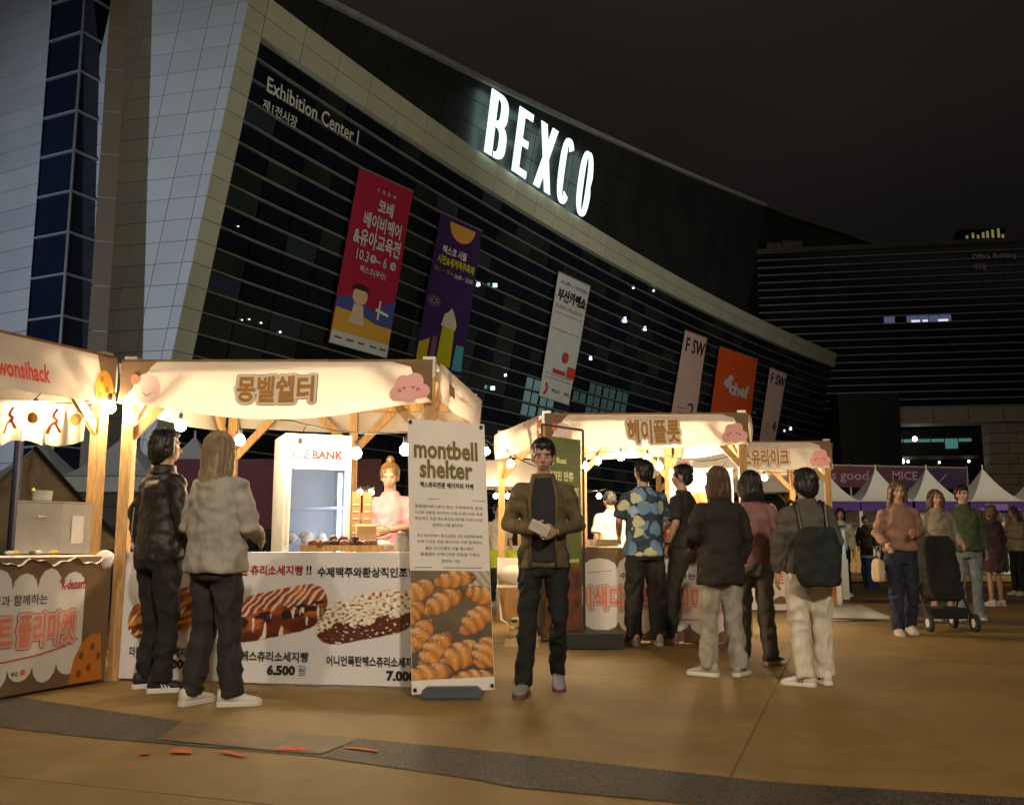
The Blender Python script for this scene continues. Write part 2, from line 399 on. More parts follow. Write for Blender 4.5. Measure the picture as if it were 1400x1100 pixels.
for ia in range(-1, 5):
    for ib in range(-5, 5):
        slab(j1, ia * 6.0 - 1.0, ib * 6.0, 6.0, 6.0).build('slab', conc, slab_parent)
# rough grey strip that crosses the foreground
top = [(-260, 925), (40, 955), (230, 984), (430, 1004), (700, 1030), (1050, 1069), (1400, 1091), (1800, 1120)]
bot = [(1800, 1160), (1400, 1122), (1080, 1112), (700, 1076), (640, 1064), (430, 1034), (120, 1008), (0, 994), (-260, 962)]
sheet('paving_strip', [G(*p) for p in top + bot], .004, asph)
sheet('repair_patch', [G(*p) for p in [(250, 987), (430, 1005), (492, 1010), (440, 1032), (380, 1028), (215, 1012)]], .008, patchm)
org = mat('orange_road_paint', (.62, .115, .035), .75, nscale=25, namt=.35)
for i, q in enumerate([[(189, 1033), (193, 1030), (204, 1030), (200, 1034)], [(232, 1031), (236, 1025.5), (263, 1026.5), (261, 1032)],
                       [(294, 1029), (312, 1029), (337, 1035), (330, 1036)], [(374, 1027), (384, 1022), (412, 1023), (424, 1028)],
                       [(468, 1024), (482, 1023), (518, 1027), (516, 1030)]]):
    o = sheet('paint_mark', [G(*p) for p in q], .0105, org)
for i, (x, y) in enumerate(((385, 1014), (370, 1008), (765, 905))):
    c = G(x, y); tag(MB().add([c + Vector((-.01, 0, .013)), c + Vector((.01, -.01, .018)), c + Vector((.014, .014, .014)), c + Vector((-.006, .018, .02))], [(0, 1, 2, 3)]).build('paper_scrap', mat('scrap_paper', (.38, .35, .30), .8)), ['white paper scrap on the pale patch, right one', 'white paper scrap on the pale patch, left one', 'tiny scrap on the plaza right of the walking man'][i], 'scrap')
# right-hand step with its dark edge, and the pale kerb face
e0, e1 = G(1120, 846), G(1480, 866)
dk = mat('dark_kerb', (.06, .05, .045), .8, nscale=5, namt=.3)
MB().beam((e0.x - .3, e0.y, .012), (e1.x + 6, e1.y - 1.2, .012), .22, .03).build('kerb_strip', dk, kind='structure')
k0, k1 = G(1080, 829), G(1440, 829)
for i, (yy, h) in enumerate([(823, .05), (797, .05), (786, .04)]):
    a, b = G(1000, yy), G(1900, yy + (3 if i == 0 else 1))
    MB().beam((a.x, a.y, h / 2), (b.x, b.y, h / 2), .10, h).build('kerb_strip', dk, kind='structure')
ramp = MB(); a, b = G(1139, 849), G(1231, 849)
ramp.add([(a.x, a.y, .01), (b.x, b.y, .01), (b.x, b.y + 1.4, .12), (a.x, a.y + 1.4, .12), (a.x, a.y + 1.4, 0), (b.x, b.y + 1.4, 0)], [(0, 1, 2, 3), (3, 2, 5, 4), (0, 3, 4), (1, 5, 2)])
tag(ramp.build('access_ramp', mat('pale_board', (.55, .53, .50), .6, nscale=3, namt=.12)), 'low pale white board ramp lying on the plaza beside the right-hand stall', 'ramp')

# ================================================================== EXHIBITION HALL
zt, dz = 24.5, 1.04
cY = np.array([43.3, 58, 73.8, 85, 108, 133]); cX = np.array([-13.2, -4.9, 3.8, 10.6, 26, 46])
PC = np.polyfit(cY, cX, 2)
def fp(t, z, off=0.0):
    a = 2 * PC[0] * t + PC[1]; n = Vector((1, -a, 0)).normalized()
    return Vector((PC[0] * t * t + PC[1] * t + PC[2], t, z)) + n * (.22 * (min(z, 60) - zt) + off)
def fnewton(px, py, off=0.0):
    t, z = 70.0, 18.0
    for _ in range(40):
        x, y = proj(fp(t, z, off)); x1, y1 = proj(fp(t + .01, z, off)); x2, y2 = proj(fp(t, z + .01, off))
        J = np.array([[(x1 - x) / .01, (x2 - x) / .01], [(y1 - y) / .01, (y2 - y) / .01]])
        d = np.linalg.solve(J, [px - x, py - y]); d = np.clip(d, -12, 12); t += d[0]; z += d[1]; t = min(max(t, 34), 160); z = min(max(z, -5), 70)
    return t, z
T0, T1 = 43.6, 132.0
ZB0, ZB1 = 25.45, 27.4
hall = thing('exhibition_hall', 'huge exhibition hall with outward leaning dark glass front and beige panel frame', 'building', (fp(T0, 0)))
hallm_back = mat('facade_void', (.004, .004, .005), .9)
mb = MB(); N = 60
mb.grid(lambda u, v: fp(T0 + (T1 - T0) * u, ZB0 * v, -.22), N, 1); mb.build('wall', hallm_back, hall)
glass = [mat('facade_glass_%d' % i, c, .05 + .03 * i, spec=.6, nscale=.25, namt=.4) for i, c in enumerate([(.008, .010, .018), (.020, .024, .024), (.006, .010, .016)])]
rows = [zt - dz * i for i in range(0, 24)]
zr = [(rows[i + 1], rows[i]) for i in range(23)] + [(zt, ZB0 - .02)]
cols = list(np.arange(T0, T1 - 1, 2.25))
dimg = [mat('dim_glow_pane_a', (.010, .012, .012), .12, emit=(.40, .52, .42), es=.008, nscale=.4), mat('dim_glow_pane_b', (.010, .012, .014), .12, emit=(.34, .42, .52), es=.012, nscale=.4)]  # faint emission in random panes hints at reflections in the glass
lit = mat('lit_teal_window', (.02, .03, .03), .3, emit=(.34, .56, .56), es=.20)
lit2 = mat('lit_teal_window_dim', (.02, .03, .03), .3, emit=(.16, .30, .30), es=.13)
far = [MB(), MB(), MB()]
def inbox(p, bx): return bx[0] < p[0] < bx[2] and bx[1] < p[1] < bx[3]
for ci, t in enumerate(cols):
    for ri, (z0, z1) in enumerate(zr):
        g = .045; q = [fp(t + g, z0 + g), fp(t + 2.25 - g, z0 + g), fp(t + 2.25 - g, z1 - g), fp(t + g, z1 - g)]
        k = random.random(); tilt = (random.random() - .5) * .02; q[2] = q[2] + Vector((tilt, -tilt, 0)); q[3] = q[3] + Vector((tilt, -tilt, 0))
        gi = 0 if k < .5 else (1 if k < .8 else 2)
        pc = proj((q[0] + q[2]) / 2)
        m = glass[gi]
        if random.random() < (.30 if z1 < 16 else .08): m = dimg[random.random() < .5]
        if inbox(pc, (714, 522, 768, 578)): m = lit
        elif inbox(pc, (792, 530, 856, 575)): m = lit2
        f_ = [v + Vector((0, 0, 0)) for v in q]; bk = [fp(t + g, z0 + g, -.05), fp(t + 2.25 - g, z0 + g, -.05), fp(t + 2.25 - g, z1 - g, -.05), fp(t + g, z1 - g, -.05)]
        faces = [(0, 1, 2, 3), (4, 5, 1, 0), (5, 6, 2, 1), (6, 7, 3, 2), (7, 4, 0, 3)]
        if m in (lit, lit2):
            for h_ in range(2):
                ta, tb = t + .14 + 1.05 * h_, t + 1.02 + 1.05 * h_
                MB().add([fp(ta, z0 + .12), fp(tb, z0 + .12), fp(tb, z1 - .1), fp(ta, z1 - .1)], [(0, 1, 2, 3)]).build('pane', m, hall)
        elif ci < 12:
            MB().add(f_ + bk, faces).build('pane', m, hall)
        else: far[gi].add(f_ + bk, faces)
for gi in range(3):
    tag(far[gi].build('pane_field', glass[gi], hall), kind='stuff')
finm = mat('facade_fin', (.27, .26, .23), .45, metal=.3, nscale=2, namt=.15)
for z in rows:
    rings = []
    for i in range(N + 1):
        t = T0 - .2 + (T1 - T0) * i / N
        rings.append([fp(t, z - .028, .02), fp(t, z - .028, .22), fp(t, z + .028, .22), fp(t, z + .028, .02)])
    MB().loft(rings).build('fin', finm, hall)
rsm = mat('reflection_speck_glow', (.8, .85, .9), .3, emit=(.86, .93, 1), es=2.2)  # emissive specks on the opaque glass imitate reflected lights
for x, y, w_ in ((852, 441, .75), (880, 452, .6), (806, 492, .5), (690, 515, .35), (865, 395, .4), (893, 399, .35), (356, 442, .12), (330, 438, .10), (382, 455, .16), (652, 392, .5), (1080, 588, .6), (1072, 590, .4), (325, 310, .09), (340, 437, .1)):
    c = fp(*fnewton(x, y, .08), .08); r_ = random.random(); MB().add([c + Vector((0, 0, 0)), c + Vector((w_ * .5, .1, w_ * .3 * r_)), c + Vector((w_ * .35, .1, w_ * .8)), c + Vector((-w_ * .15, 0, w_ * .55)), c + Vector((0, .06, w_ * .3))], [(0, 1, 4), (1, 2, 4), (2, 3, 4), (3, 0, 4)]).build('reflection_speck', rsm, hall)
# beige frame panels: the band above the glass and the strip down the corner
pan = [mat('beige_panel', (.47, .46, .36), .5, nscale=.5, namt=.06), mat('beige_panel_worn', (.44, .43, .335), .5, nscale=.5, namt=.08)]
def panel(fnq, m, parent, name='panel', dep=.05):
    a = [fnq(u, v, 0) for u, v in ((0, 0), (1, 0), (1, 1), (0, 1))]; b = [fnq(u, v, -dep) for u, v in ((0, 0), (1, 0), (1, 1), (0, 1))]
    return MB().add(a + b, [(0, 1, 2, 3), (4, 5, 1, 0), (5, 6, 2, 1), (6, 7, 3, 2), (7, 4, 0, 3)]).build(name, m, parent)
TS = 42.45
bt = [TS, T0 - .02] + list(np.arange(T0 + 2.6, T1 + 1, 2.6))
for i in range(len(bt) - 1):
    for z0, z1 in ((ZB0, (ZB0 + ZB1) / 2), ((ZB0 + ZB1) / 2, ZB1)):
        panel(lambda u, v, o, t0=bt[i], t1=bt[i + 1], z0=z0, z1=z1: fp(t0 + .02 + (t1 - t0 - .04) * u, z0 + .02 + (z1 - z0 - .04) * v, .34 + o), random.choice(pan), hall)
MB().grid(lambda u, v: fp(TS + (T1 - TS) * u, ZB0 + (ZB1 - ZB0) * v, .28), N, 1).build('joint_backing', dk, hall)
MB().grid(lambda u, v: fp(TS + (T1 - TS) * u, ZB0, .34 - .7 * v), N, 1).build('soffit', pan[1], hall)
MB().grid(lambda u, v: fp(TS + (T1 - TS) * u, ZB1, .34 - 1.2 * v), N, 1).build('ledge', pan[1], hall)
MB().grid(lambda u, v: fp(TS + (T0 - TS) * u, ZB0 * v, .28), 1, 1).build('joint_backing', dk, hall)
for i in range(-1, 25):
    z0, z1 = zt - dz * i, zt - dz * i + dz * (.97 if i >= 0 else .90)
    panel(lambda u, v, o, z0=z0, z1=z1: fp(TS + .02 + (T0 - TS - .04) * u, z0 - dz + .0 + (z1 - z0) * v + dz * .0, .34 + o), random.choice(pan), hall)
# dark upper storey, its top follows the swept roof line
RL = [(640, 100), (722, 135), (795, 179), (900, 223), (984, 250), (1082, 297), (1202, 337)]
rl = sorted(fnewton(*p) for p in RL)
Ta = np.array([a for a, b in rl]); Za = np.array([b for a, b in rl]); RP = np.polyfit(Ta, Za, 2)
print('ROOF', [(round(a, 1), round(b, 1)) for a, b in rl], RP)
def roofz(t): return float(np.polyval(RP, t))
TE = 108.5
upm = mat('dark_upper_cladding', (.020, .021, .021), .35, nscale=.3, namt=.3, spec=.4)
us = list(np.arange(TS, TE, 5.2))
for i in range(len(us) - 1):
    for k in range(3):
        panel(lambda u, v, o, t0=us[i], t1=us[i + 1], k=k: (lambda t, w: fp(t, ZB1 + (roofz(t) - ZB1) * w, .02 + o))(t0 + .03 + (t1 - t0 - .06) * u, (k + .012 + .976 * v) / 3), upm, hall, 'cladding_panel', .06)
MB().grid(lambda u, v: (lambda t: fp(t, ZB1 - 1 + (roofz(t) - ZB1 + 1) * v, -.08))(TS + (TE - TS) * u), N, 1).build('wall', hallm_back, hall)
rings = []
for i in range(N + 1):
    t = TS + (TE - TS) * i / N; z = roofz(t); rings.append([fp(t, z - .18, .0), fp(t, z - .18, .30), fp(t, z + .12, .30), fp(t, z + .12, -3)])
MB().loft(rings).build('roof_edge', mat('roof_edge_metal', (.24, .23, .21), .5, nscale=1, namt=.2), hall)
rings = []
for i in range(N + 1):
    t = TS + (TE - TS) * i / N; z = roofz(t); rings.append([fp(t, z, -.2), fp(t, z + .1, -.2), fp(t, z - 4, -40), fp(t, z - 4.2, -40)])
MB().loft(rings).build('roof', mat('roof_sheet', (.05, .05, .05), .6, nscale=1, namt=.2), hall)
YF = 175
fr_pts = [(1030, 275), (1082, 297), (1140, 315), (1202, 337), (1206, 342)]
ft_ = [PD(x, y, YF) for x, y in fr_pts]; fb_ = [Vector((p.x, YF + 3, 8)) for p in ft_]
MB().loft([ft_ + fb_[::-1], [p + Vector((2, 14, 0)) for p in ft_ + fb_[::-1]]]).build('rear_wall', upm, hall)
MB().tube([p + Vector((0, -.3, 0)) for p in ft_[:4]], .35, 6).build('roof_edge', mat('roof_edge_metal', (.24, .23, .21), .5, nscale=1, namt=.2), hall)
e_a, e_b = fp(TE, ZB1 + .1), fp(TE, roofz(TE))
MB().add([e_a, e_b, e_b + Vector((-14, 10, -1)), e_a + Vector((-14, 10, 0))], [(0, 1, 2, 3)]).build('end_wall', upm, hall)
# side wall: slanted white panels facing the camera
def side(u, k, off=0.0):      # u metres to the left of the outer corner, k height
    c = fp(TS, k, .34); d = Vector((-.97, .243, 0)); n = Vector((-.243, -.97, 0)); return c + d * u + n * off
wpan = [mat('white_panel', (.56, .57, .58), .5, nscale=.4, namt=.05), mat('white_panel_b', (.52, .53, .55), .5, nscale=.4, namt=.06)]
uc = [0, .55, 2.0, 3.6, 5.6, 7.8]
for r_ in range(32):
    z0 = zt - dz * (r_ - 5); z1 = z0 + dz
    for c_ in range(5):
        panel(lambda u, v, o, a=uc[c_], b=uc[c_ + 1], z0=z0, z1=z1: side(b - .015 - (b - a - .03) * u, z0 + .015 + (dz - .03) * v, o), random.choice(wpan), hall)
MB().grid(lambda u, v: side(7.8 * (1 - u), -1 + 32 * v, -.06), 1, 1).build('joint_backing', dk, hall)
# recessed return wall, glass tower with two faces, far white wall
def vplane(x0, x1, yb, d0, d1):          # vertical plane seen between photo columns x0, x1 (at row yb) at depths d0, d1
    a, b = PD(x0, yb, d0), PD(x1, yb, d1); return Vector((a.x, a.y, 0)), Vector((b.x, b.y, 0))
brn = mat('shaded_recess_panel', (.15, .105, .065), .6, nscale=.5, namt=.1)  # brown shade from orange light in the recess, put into the base colour
a, b = vplane(131, 157, 300, 41.6, 41.8)
MB().add([b, b + b.normalized() * 6, b + b.normalized() * 6 + Vector((0, 0, 33.3)), b + Vector((0, 0, 33.3))], [(0, 1, 2, 3)]).build('return_wall', brn, hall)
for r_ in range(16):
    z0 = r_ * 2.08
    panel(lambda u, v, o: (a + (b - a) * u) + Vector((0, 0, z0 + .02 + 2.04 * v)) + Vector((.3, -.95, 0)) * o, brn, hall)
tw = mat('tower_glass', (.010, .016, .035), .08, nscale=.2, namt=.3, spec=.7)
rail = mat('tower_transom', (.42, .43, .44), .4, metal=.3)
c0, c1 = vplane(48, 95, 300, 44.2, 43.2); c2, c3 = vplane(95, 143, 300, 43.2, 45.0)
for (p, q, nn) in ((c0, c1, Vector((-.5, -.86, 0))), (c2, c3, Vector((.7, -.7, 0)))):
    for r_ in range(17):
        z0 = 10.9 - 2.02 * 5 + 2.02 * r_ + .55
        panel(lambda u, v, o: (p + (q - p) * u) + Vector((0, 0, z0 + .05 + 1.92 * v)) + nn * o, tw, hall, 'pane')
        MB().beam(p + nn * .05 + Vector((0, 0, z0)), q + nn * .05 + Vector((0, 0, z0)), .12, .09).build('transom', rail, hall)
MB().beam(c1 + Vector((0, -.04, 0)), c1 + Vector((0, -.04, 38)), .10).build('corner_post', finm, hall)
MB().grid(lambda u, v: c0 + (c1 - c0) * u + Vector((0, .12, 38 * v)), 1, 1).build('wall', hallm_back, hall)
MB().grid(lambda u, v: c2 + (c3 - c2) * u + Vector((-.05, .12, 38 * v)), 1, 1).build('wall', hallm_back, hall)
w0, w1 = vplane(-60, 48, 300, 47.0, 44.0)
for r_ in range(30):
    z0 = -.5 + dz * r_
    for c_ in range(2):
        f0, f1 = (0, .46) if c_ == 0 else (.46, 1)
        panel(lambda u, v, o: (w0 + (w1 - w0) * (f0 + (f1 - f0) * u)) + Vector((0, 0, z0 + .015 + (dz - .03) * v)) + Vector((-.1, -.99, 0)) * o, random.choice(wpan), hall)
MB().grid(lambda u, v: w0 + (w1 - w0) * u + Vector((0, .07, 31 * v)), 1, 1).build('joint_backing', dk, hall)
# lettering on the glass
def fq(tl, tr, br, bl, off):
    return Patch.quad(*[fp(*fnewton(*p, off), off) for p in (tl, tr, br, bl)])
letw = mat('white_sign_letters', (.62, .60, .57), .5)
pp = fq((366, 104), (491, 179), (488.5, 199), (364, 125), .33)
pp.text(MB(), 'Exhibition Center I', 0, 0, 1, 1, .02, .012).build('lettering', letw, hall)
pp = fq((360, 134), (407, 161), (405, 177), (358, 148), .33)
pp.text(MB(), '제1전시장', 0, 0, 1, 1, .02, .012).build('lettering', letw, hall)
# BEXCO letters: lit boxes standing on the band
sign = thing('illuminated_sign', 'glowing white BEXCO letters standing above the beige band of the hall', 'sign', fp(80, 29))
bx = fq((672, 120), (812, 213), (800, 299), (661, 208), .6)
lite = mat('lit_white_letters', (.8, .9, .9), .4, emit=(.72, 1, .93), es=1.35)
box_side = mat('letter_return', (.1, .14, .14), .5)
def ring_shape(u0, u1, v0, v1, tu, tv, a0=0, a1=360, n=28, e=2.6):
    o_, i_ = [], []
    cu, cv = (u0 + u1) / 2, (v0 + v1) / 2; ru, rv = (u1 - u0) / 2, (v1 - v0) / 2
    for k in range(n + 1):
        a = math.radians(a0 + (a1 - a0) * k / n); c, s_ = math.cos(a), math.sin(a)
        f = lambda x: math.copysign(abs(x) ** (2 / e), x)
        o_.append((cu + ru * f(c), cv + rv * f(s_))); i_.append((cu + (ru - tu) * f(c), cv + (rv - tv) * f(s_)))
    return o_, i_
def strip(patch, mb, o_, i_, off, dep):
    n = len(o_)
    vs = [patch.pt(u, v, off) for u, v in o_] + [patch.pt(u, v, off) for u, v in i_] + [patch.pt(u, v, off - dep) for u, v in o_] + [patch.pt(u, v, off - dep) for u, v in i_]
    fs = []
    for k in range(n - 1):
        fs += [(k, k + 1, n + k + 1, n + k), (k, 2 * n + k, 2 * n + k + 1, k + 1), (n + k, n + k + 1, 3 * n + k + 1, 3 * n + k)]
    mb.add(vs, fs)
def quadp(patch, mb, q, off, dep):
    a = [patch.pt(u, v, off) for u, v in q]; b = [patch.pt(u, v, off - dep) for u, v in q]
    mb.add(a + b, [(0, 1, 2, 3), (4, 0, 3, 7), (1, 5, 6, 2), (4, 5, 1, 0), (3, 2, 6, 7)])
D_ = .07; o1 = .1
mb = MB(); quadp(bx, mb, [(0, 0.01), (.057, .01), (.057, .99), (0, .99)], o1, D_)
for v0, v1, ur in ((.01, .52, .148), (.44, .99, .16)):
    o_, i_ = ring_shape(-.03, ur, v0, v1, .056, .088, -90, 90, 14, 2.8); o_ = [(max(u, .05), v) for u, v in o_]; i_ = [(max(u, .05), v) for u, v in i_]; strip(bx, mb, o_, i_, o1, D_)
mb.build('letter', lite, sign)
mb = MB(); quadp(bx, mb, [(.235, .0), (.290, .0), (.290, 1), (.235, 1)], o1, D_)
for v in (0, .44, .89): quadp(bx, mb, [(.290, v), (.36 if v != .44 else .345, v), (.36 if v != .44 else .345, v + .11), (.290, v + .11)], o1, D_)
mb.build('letter', lite, sign)
mb = MB(); quadp(bx, mb, [(.435, 0), (.49, 0), (.60, 1), (.545, 1)], o1, D_); quadp(bx, mb, [(.545, 0), (.60, 0), (.49, 1), (.435, 1)], o1 + .01, D_); mb.build('letter', lite, sign)
mb = MB(); strip(bx, mb, *ring_shape(.655, .79, -.01, 1.01, .054, .092, 42, 318, 30), o1, D_); mb.build('letter', lite, sign)
mb = MB(); strip(bx, mb, *ring_shape(.865, 1.01, -.01, 1.01, .054, .092, 0, 360, 36), o1, D_); mb.build('letter', lite, sign)

# hanging banners on the glass front
def banner(px, label, base, group='event banners hanging on the glass front'):
    P_ = fq(*px, .5)
    c = P_.pt(.5, 1); t = thing('hanging_banner', label, 'banner', c, group)
    asp = P_.W() / P_.H()
    cl = MB().grid(lambda u, v: P_.pt(u, v, .03 * math.sin(v * 9) * math.sin(u * 5) - .02), 8, 24).build('cloth', base, t, smooth=True)
    for vv in (0, 1): MB().tube([P_.pt(0, vv, .0), P_.pt(1, vv, .0)], .05, 6).build('rail', finm, t)
    return P_, t
def F(*c): return flat(srgb(*c))
P_, t = banner([(492, 228), (565.5, 262), (527.5, 489), (449, 467)], 'crimson baby fair banner with white Korean lettering, leftmost on the glass front', mat('crimson_cloth', srgb(165, 22, 62), .7, nscale=1, namt=.08))
w = flat((.60, .55, .56))
P_.text(MB(), 'c o b e', .34, .065, .68, .09, .06, 0.0).build('lettering', w, t)
for s_, b in (('코베', (.40, .125, .68, .205)), ('베이비페어', (.20, .22, .88, .31)), ('&유아교육전', (.08, .32, .92, .42)), ('10.3   ~ 6', (.18, .44, .72, .50)), ('벡스코(부산)', (.28, .525, .74, .57))):
    P_.text(MB(), s_, *b, .06, .03 if b[3] < .43 else .012).build('lettering', w, t)
for u in (.47, .84): P_.disc(MB(), u, .47, .055, .024, .06).build('dot', w, t)
P_.text(MB(), '목', .445, .458, .495, .482, .075, .012).build('lettering', F(150, 20, 55), t); P_.text(MB(), '일', .815, .458, .865, .482, .075, .012).build('lettering', F(150, 20, 55), t)
P_.poly(MB(), [(0, .74), (.3, .70), (.6, .76), (1, .66), (1, .84), (0, .80)], .055).build('print_sea', F(70, 80, 150), t)
P_.poly(MB(), [(0, .795), (.4, .80), (.7, .83), (1, .83), (1, .93), (0, .93)], .062).build('print_sand', F(215, 160, 60), t)
P_.rect(MB(), 0, .925, 1, 1, .066).build('print_footer', F(205, 200, 200), t)
for k, u in enumerate((.06, .26, .45, .66, .84)): P_.rect(MB(), u, .955, u + .12, .966, .07).build('print_line', F(90, 80, 80), t)
# plain child-like figure shape (generic stand-in)
P_.disc(MB(), .36, .70, .13, .05, .07).build('print_head', F(225, 180, 150), t); P_.disc(MB(), .36, .665, .14, .035, .074, a0=math.pi, a1=2 * math.pi).build('print_hair', F(50, 25, 20), t)
P_.poly(MB(), [(.28, .75), (.44, .75), (.50, .86), (.24, .86)], .072).build('print_body', F(215, 190, 170), t)
P_.line(MB(), [(.72, .69), (.72, .80)], .03, .07).build('print_mast', F(220, 220, 230), t); P_.line(MB(), [(.66, .745), (.9, .76)], .03, .07).build('print_mast', F(220, 220, 230), t)

P_, t = banner([(603, 290), (660, 316), (630, 515), (566, 500)], 'dark purple beer festival banner with gold half disc and yellow lettering', mat('purple_cloth', srgb(52, 22, 84), .7, nscale=1, namt=.12))
P_.disc(MB(), .52, .03, .30, .11, .055, a0=0, a1=math.pi).build('print_moon', F(215, 150, 70), t)
P_.text(MB(), '벡스코 시월', .16, .19, .70, .245, .06, .03).build('lettering', F(215, 205, 215), t)
P_.text(MB(), '시민&세계맥주축제', .08, .255, .92, .315, .06, .03).build('lettering', F(190, 180, 30), t)
P_.text(MB(), '10.1 ~ 10.6', .05, .335, .45, .365, .06, 0.0).build('lettering', F(170, 150, 60), t)
P_.text(MB(), '16:00 ~ 22:00', .5, .345, .93, .375, .06, .012).build('lettering', F(200, 200, 210), t)
P_.poly(MB(), [(0, .84), (.2, .80), (.2, 1), (0, 1)], .055).build('print_block', F(190, 170, 20), t)
for k, (u, v, c, ww, hh) in enumerate([(.30, .78, (120, 80, 120), .12, .20), (.55, .66, (190, 175, 20), .32, .30), (.86, .80, (70, 160, 165), .22, .17)]):
    P_.poly(MB(), [(u - ww / 2, v + hh), (u - ww / 2 * .8, v), (u + ww / 2 * .8, v), (u + ww / 2, v + hh)], .06).build('print_glass', F(*c), t)
P_.poly(MB(), [(.38, .70), (.42, .62), (.50, .60), (.56, .57), (.64, .61), (.72, .68), (.70, .71)], .066).build('print_foam', F(200, 195, 170), t)
for k in range(12):
    a = 2 * math.pi * k / 12; P_.line(MB(), [(.16 + .03 * math.cos(a), .56 + .01 * math.sin(a)), (.16 + .14 * math.cos(a), .56 + .04 * math.sin(a))], .008, .06).build('print_spark', F(150, 140, 160), t)

P_, t = banner([(764, 371), (807.5, 391), (778, 554), (737, 541)], 'tall pale grey cafe show banner with black Korean title and red shapes', mat('pale_grey_cloth', (.50, .50, .49), .7, nscale=1, namt=.06))
P_.text(MB(), '10.2(목) — 10.05(일)', .10, .05, .92, .085, .06, 0.0).build('lettering', F(60, 60, 60), t)
P_.text(MB(), '부산카페쇼', .07, .115, .95, .215, .06, .03).build('lettering', F(25, 22, 22), t)
P_.text(MB(), 'BUSAN CAFE SHOW', .07, .245, .9, .275, .06, 0.0).build('lettering', F(150, 140, 135), t)
for v in (.31, .44, .80, .83): P_.line(MB(), [(.08, v), (.92, v)], .008, .06).build('print_line', F(120, 115, 110), t)
P_.disc(MB(), .60, .64, .10, .045, .06).build('print_dot', F(175, 60, 40), t)
P_.rect(MB(), .28, .75, .68, .785, .06).build('print_block', F(175, 60, 40), t); P_.rect(MB(), .74, .70, 1.0 - .01, .79, .06).build('print_block', F(185, 65, 35), t)
P_.line(MB(), [(.14, .88), (.20, .93), (.12, .97)], .05, .06).build('print_mark', F(190, 40, 50), t); P_.text(MB(), '벡스코', .35, .91, .6, .94, .06, .012).build('lettering', F(60, 60, 60), t); P_.text(MB(), '주최', .76, .91, .92, .94, .06, .012).build('lettering', F(60, 60, 60), t)
pk = mat('pale_pink_cloth', srgb(214, 178, 165), .7, nscale=1, namt=.06)
for px, lab, num in (([(937, 451), (967, 462), (944, 620), (910, 612)], 'pale pink narrow banner left of the orange chef banner', '2'), ([(1053, 502), (1076, 511), (1056, 625), (1036, 619)], 'pale pink narrow banner right of the orange chef banner', '4')):
    P_, t = banner(px, lab, pk)
    P_.text(MB(), 'F SW', .12, .05, .95, .17, .06, .012).build('lettering', F(40, 35, 60), t)
    P_.text(MB(), num, .60, .58, .86, .70, .06, 0.0).build('lettering', F(40, 35, 60), t)
    for v in (.64, .68, .74): P_.line(MB(), [(.15, v), (.5, v)], .012, .06).build('print_line', F(130, 100, 110), t)
P_, t = banner([(984, 473), (1036.5, 491), (1019, 622), (965, 612)], 'bright orange chef banner between two pale pink banners', mat('orange_cloth', srgb(226, 84, 30), .7, nscale=1, namt=.06))
P_.text(MB(), 'chef', .34, .30, .86, .43, .06, .055).build('lettering', w, t)
P_.disc(MB(), .30, .33, .10, .045, .062).build('print_hat', w, t); P_.disc(MB(), .36, .27, .07, .03, .064).build('print_hat', w, t)
P_.text(MB(), '부산식품대전', .26, .70, .86, .78, .06, .03).build('lettering', F(90, 30, 15), t); P_.text(MB(), '푸드페스타', .30, .80, .9, .86, .06, .012).build('lettering', w, t)

clk('hall')
# ================================================================== OFFICE BUILDING (right, behind)
A0 = PD(1056, 346, 140); ztop = A0.z
def op(px, z, off=0.0):        # point of the office front at photo column px (taken at the horizon) and height z
    r = ray(px, HZ); x0, y0 = A0.x, 140.0            # line: x = x0 + 6.3 s, y = 140 - s
    k = r.x / r.y; s_ = (k * y0 - x0) / (6.3 + k)
    return Vector((x0 + 6.3 * s_ - .157 * off, y0 - s_ - .987 * off, z))
off_ = thing('office_building', 'tall dark glass office building with thin horizontal fins on the far right', 'building', op(1200, 0))
def oz(y): return PD(1056, y, 140).z
ofz = [oz(346 + 10.2 * i) for i in range(22)]
og = [mat('office_glass_%d' % i, c, .1, spec=.5, nscale=.1, namt=.3) for i, c in enumerate([(.012, .015, .026), (.018, .022, .034), (.010, .015, .016)])]
MB().add([op(1036, 0, -.3), op(1640, 0, -.3), op(1640, ztop, -.3), op(1058, ztop, -.3)], [(0, 1, 2, 3)]).build('wall', hallm_back, off_)
ofin = mat('office_fin', (.5, .52, .56), .5)
bl = mat('office_lit_window', (.02, .02, .03), .3, emit=(.30, .34, .62), es=.22)
offar = [MB(), MB(), MB()]
pxs = list(range(1050, 1640, 16))
for ri in range(21):
    z1, z0 = ofz[ri], ofz[ri + 1]
    for ci in range(len(pxs) - 1):
        a_, b_ = pxs[ci], pxs[ci + 1]; q = [op(a_ + .4, z0 + .08), op(b_ - .4, z0 + .08), op(b_ - .4, z1 - .08), op(a_ + .4, z1 - .08)]
        litp = ri == 9 and a_ in (1226, 1258, 1274, 1290, 1306)
        if litp: MB().add(q, [(0, 1, 2, 3)]).build('pane', bl, off_)
        elif ci < 22 and ri < 12:
            MB().add(q + [v + Vector((0, .1, 0)) for v in q], [(0, 1, 2, 3), (4, 5, 1, 0), (5, 6, 2, 1), (6, 7, 3, 2), (7, 4, 0, 3)]).build('pane', random.choice(og), off_)
        else: random.choice(offar).add(q, [(0, 1, 2, 3)])
for i, m_ in enumerate(offar): tag(m_.build('pane_field', og[i], off_), kind='stuff')
for z in ofz: MB().beam(op(1050, z, .2), op(1640, z, .2), .3, .11).build('fin', ofin, off_)
MB().beam(op(1048, ztop + .25, .3), op(1640, ztop + .25, .3), .8, .5).build('roof_edge', mat('parapet', (.14, .125, .09), .6, nscale=1), off_)
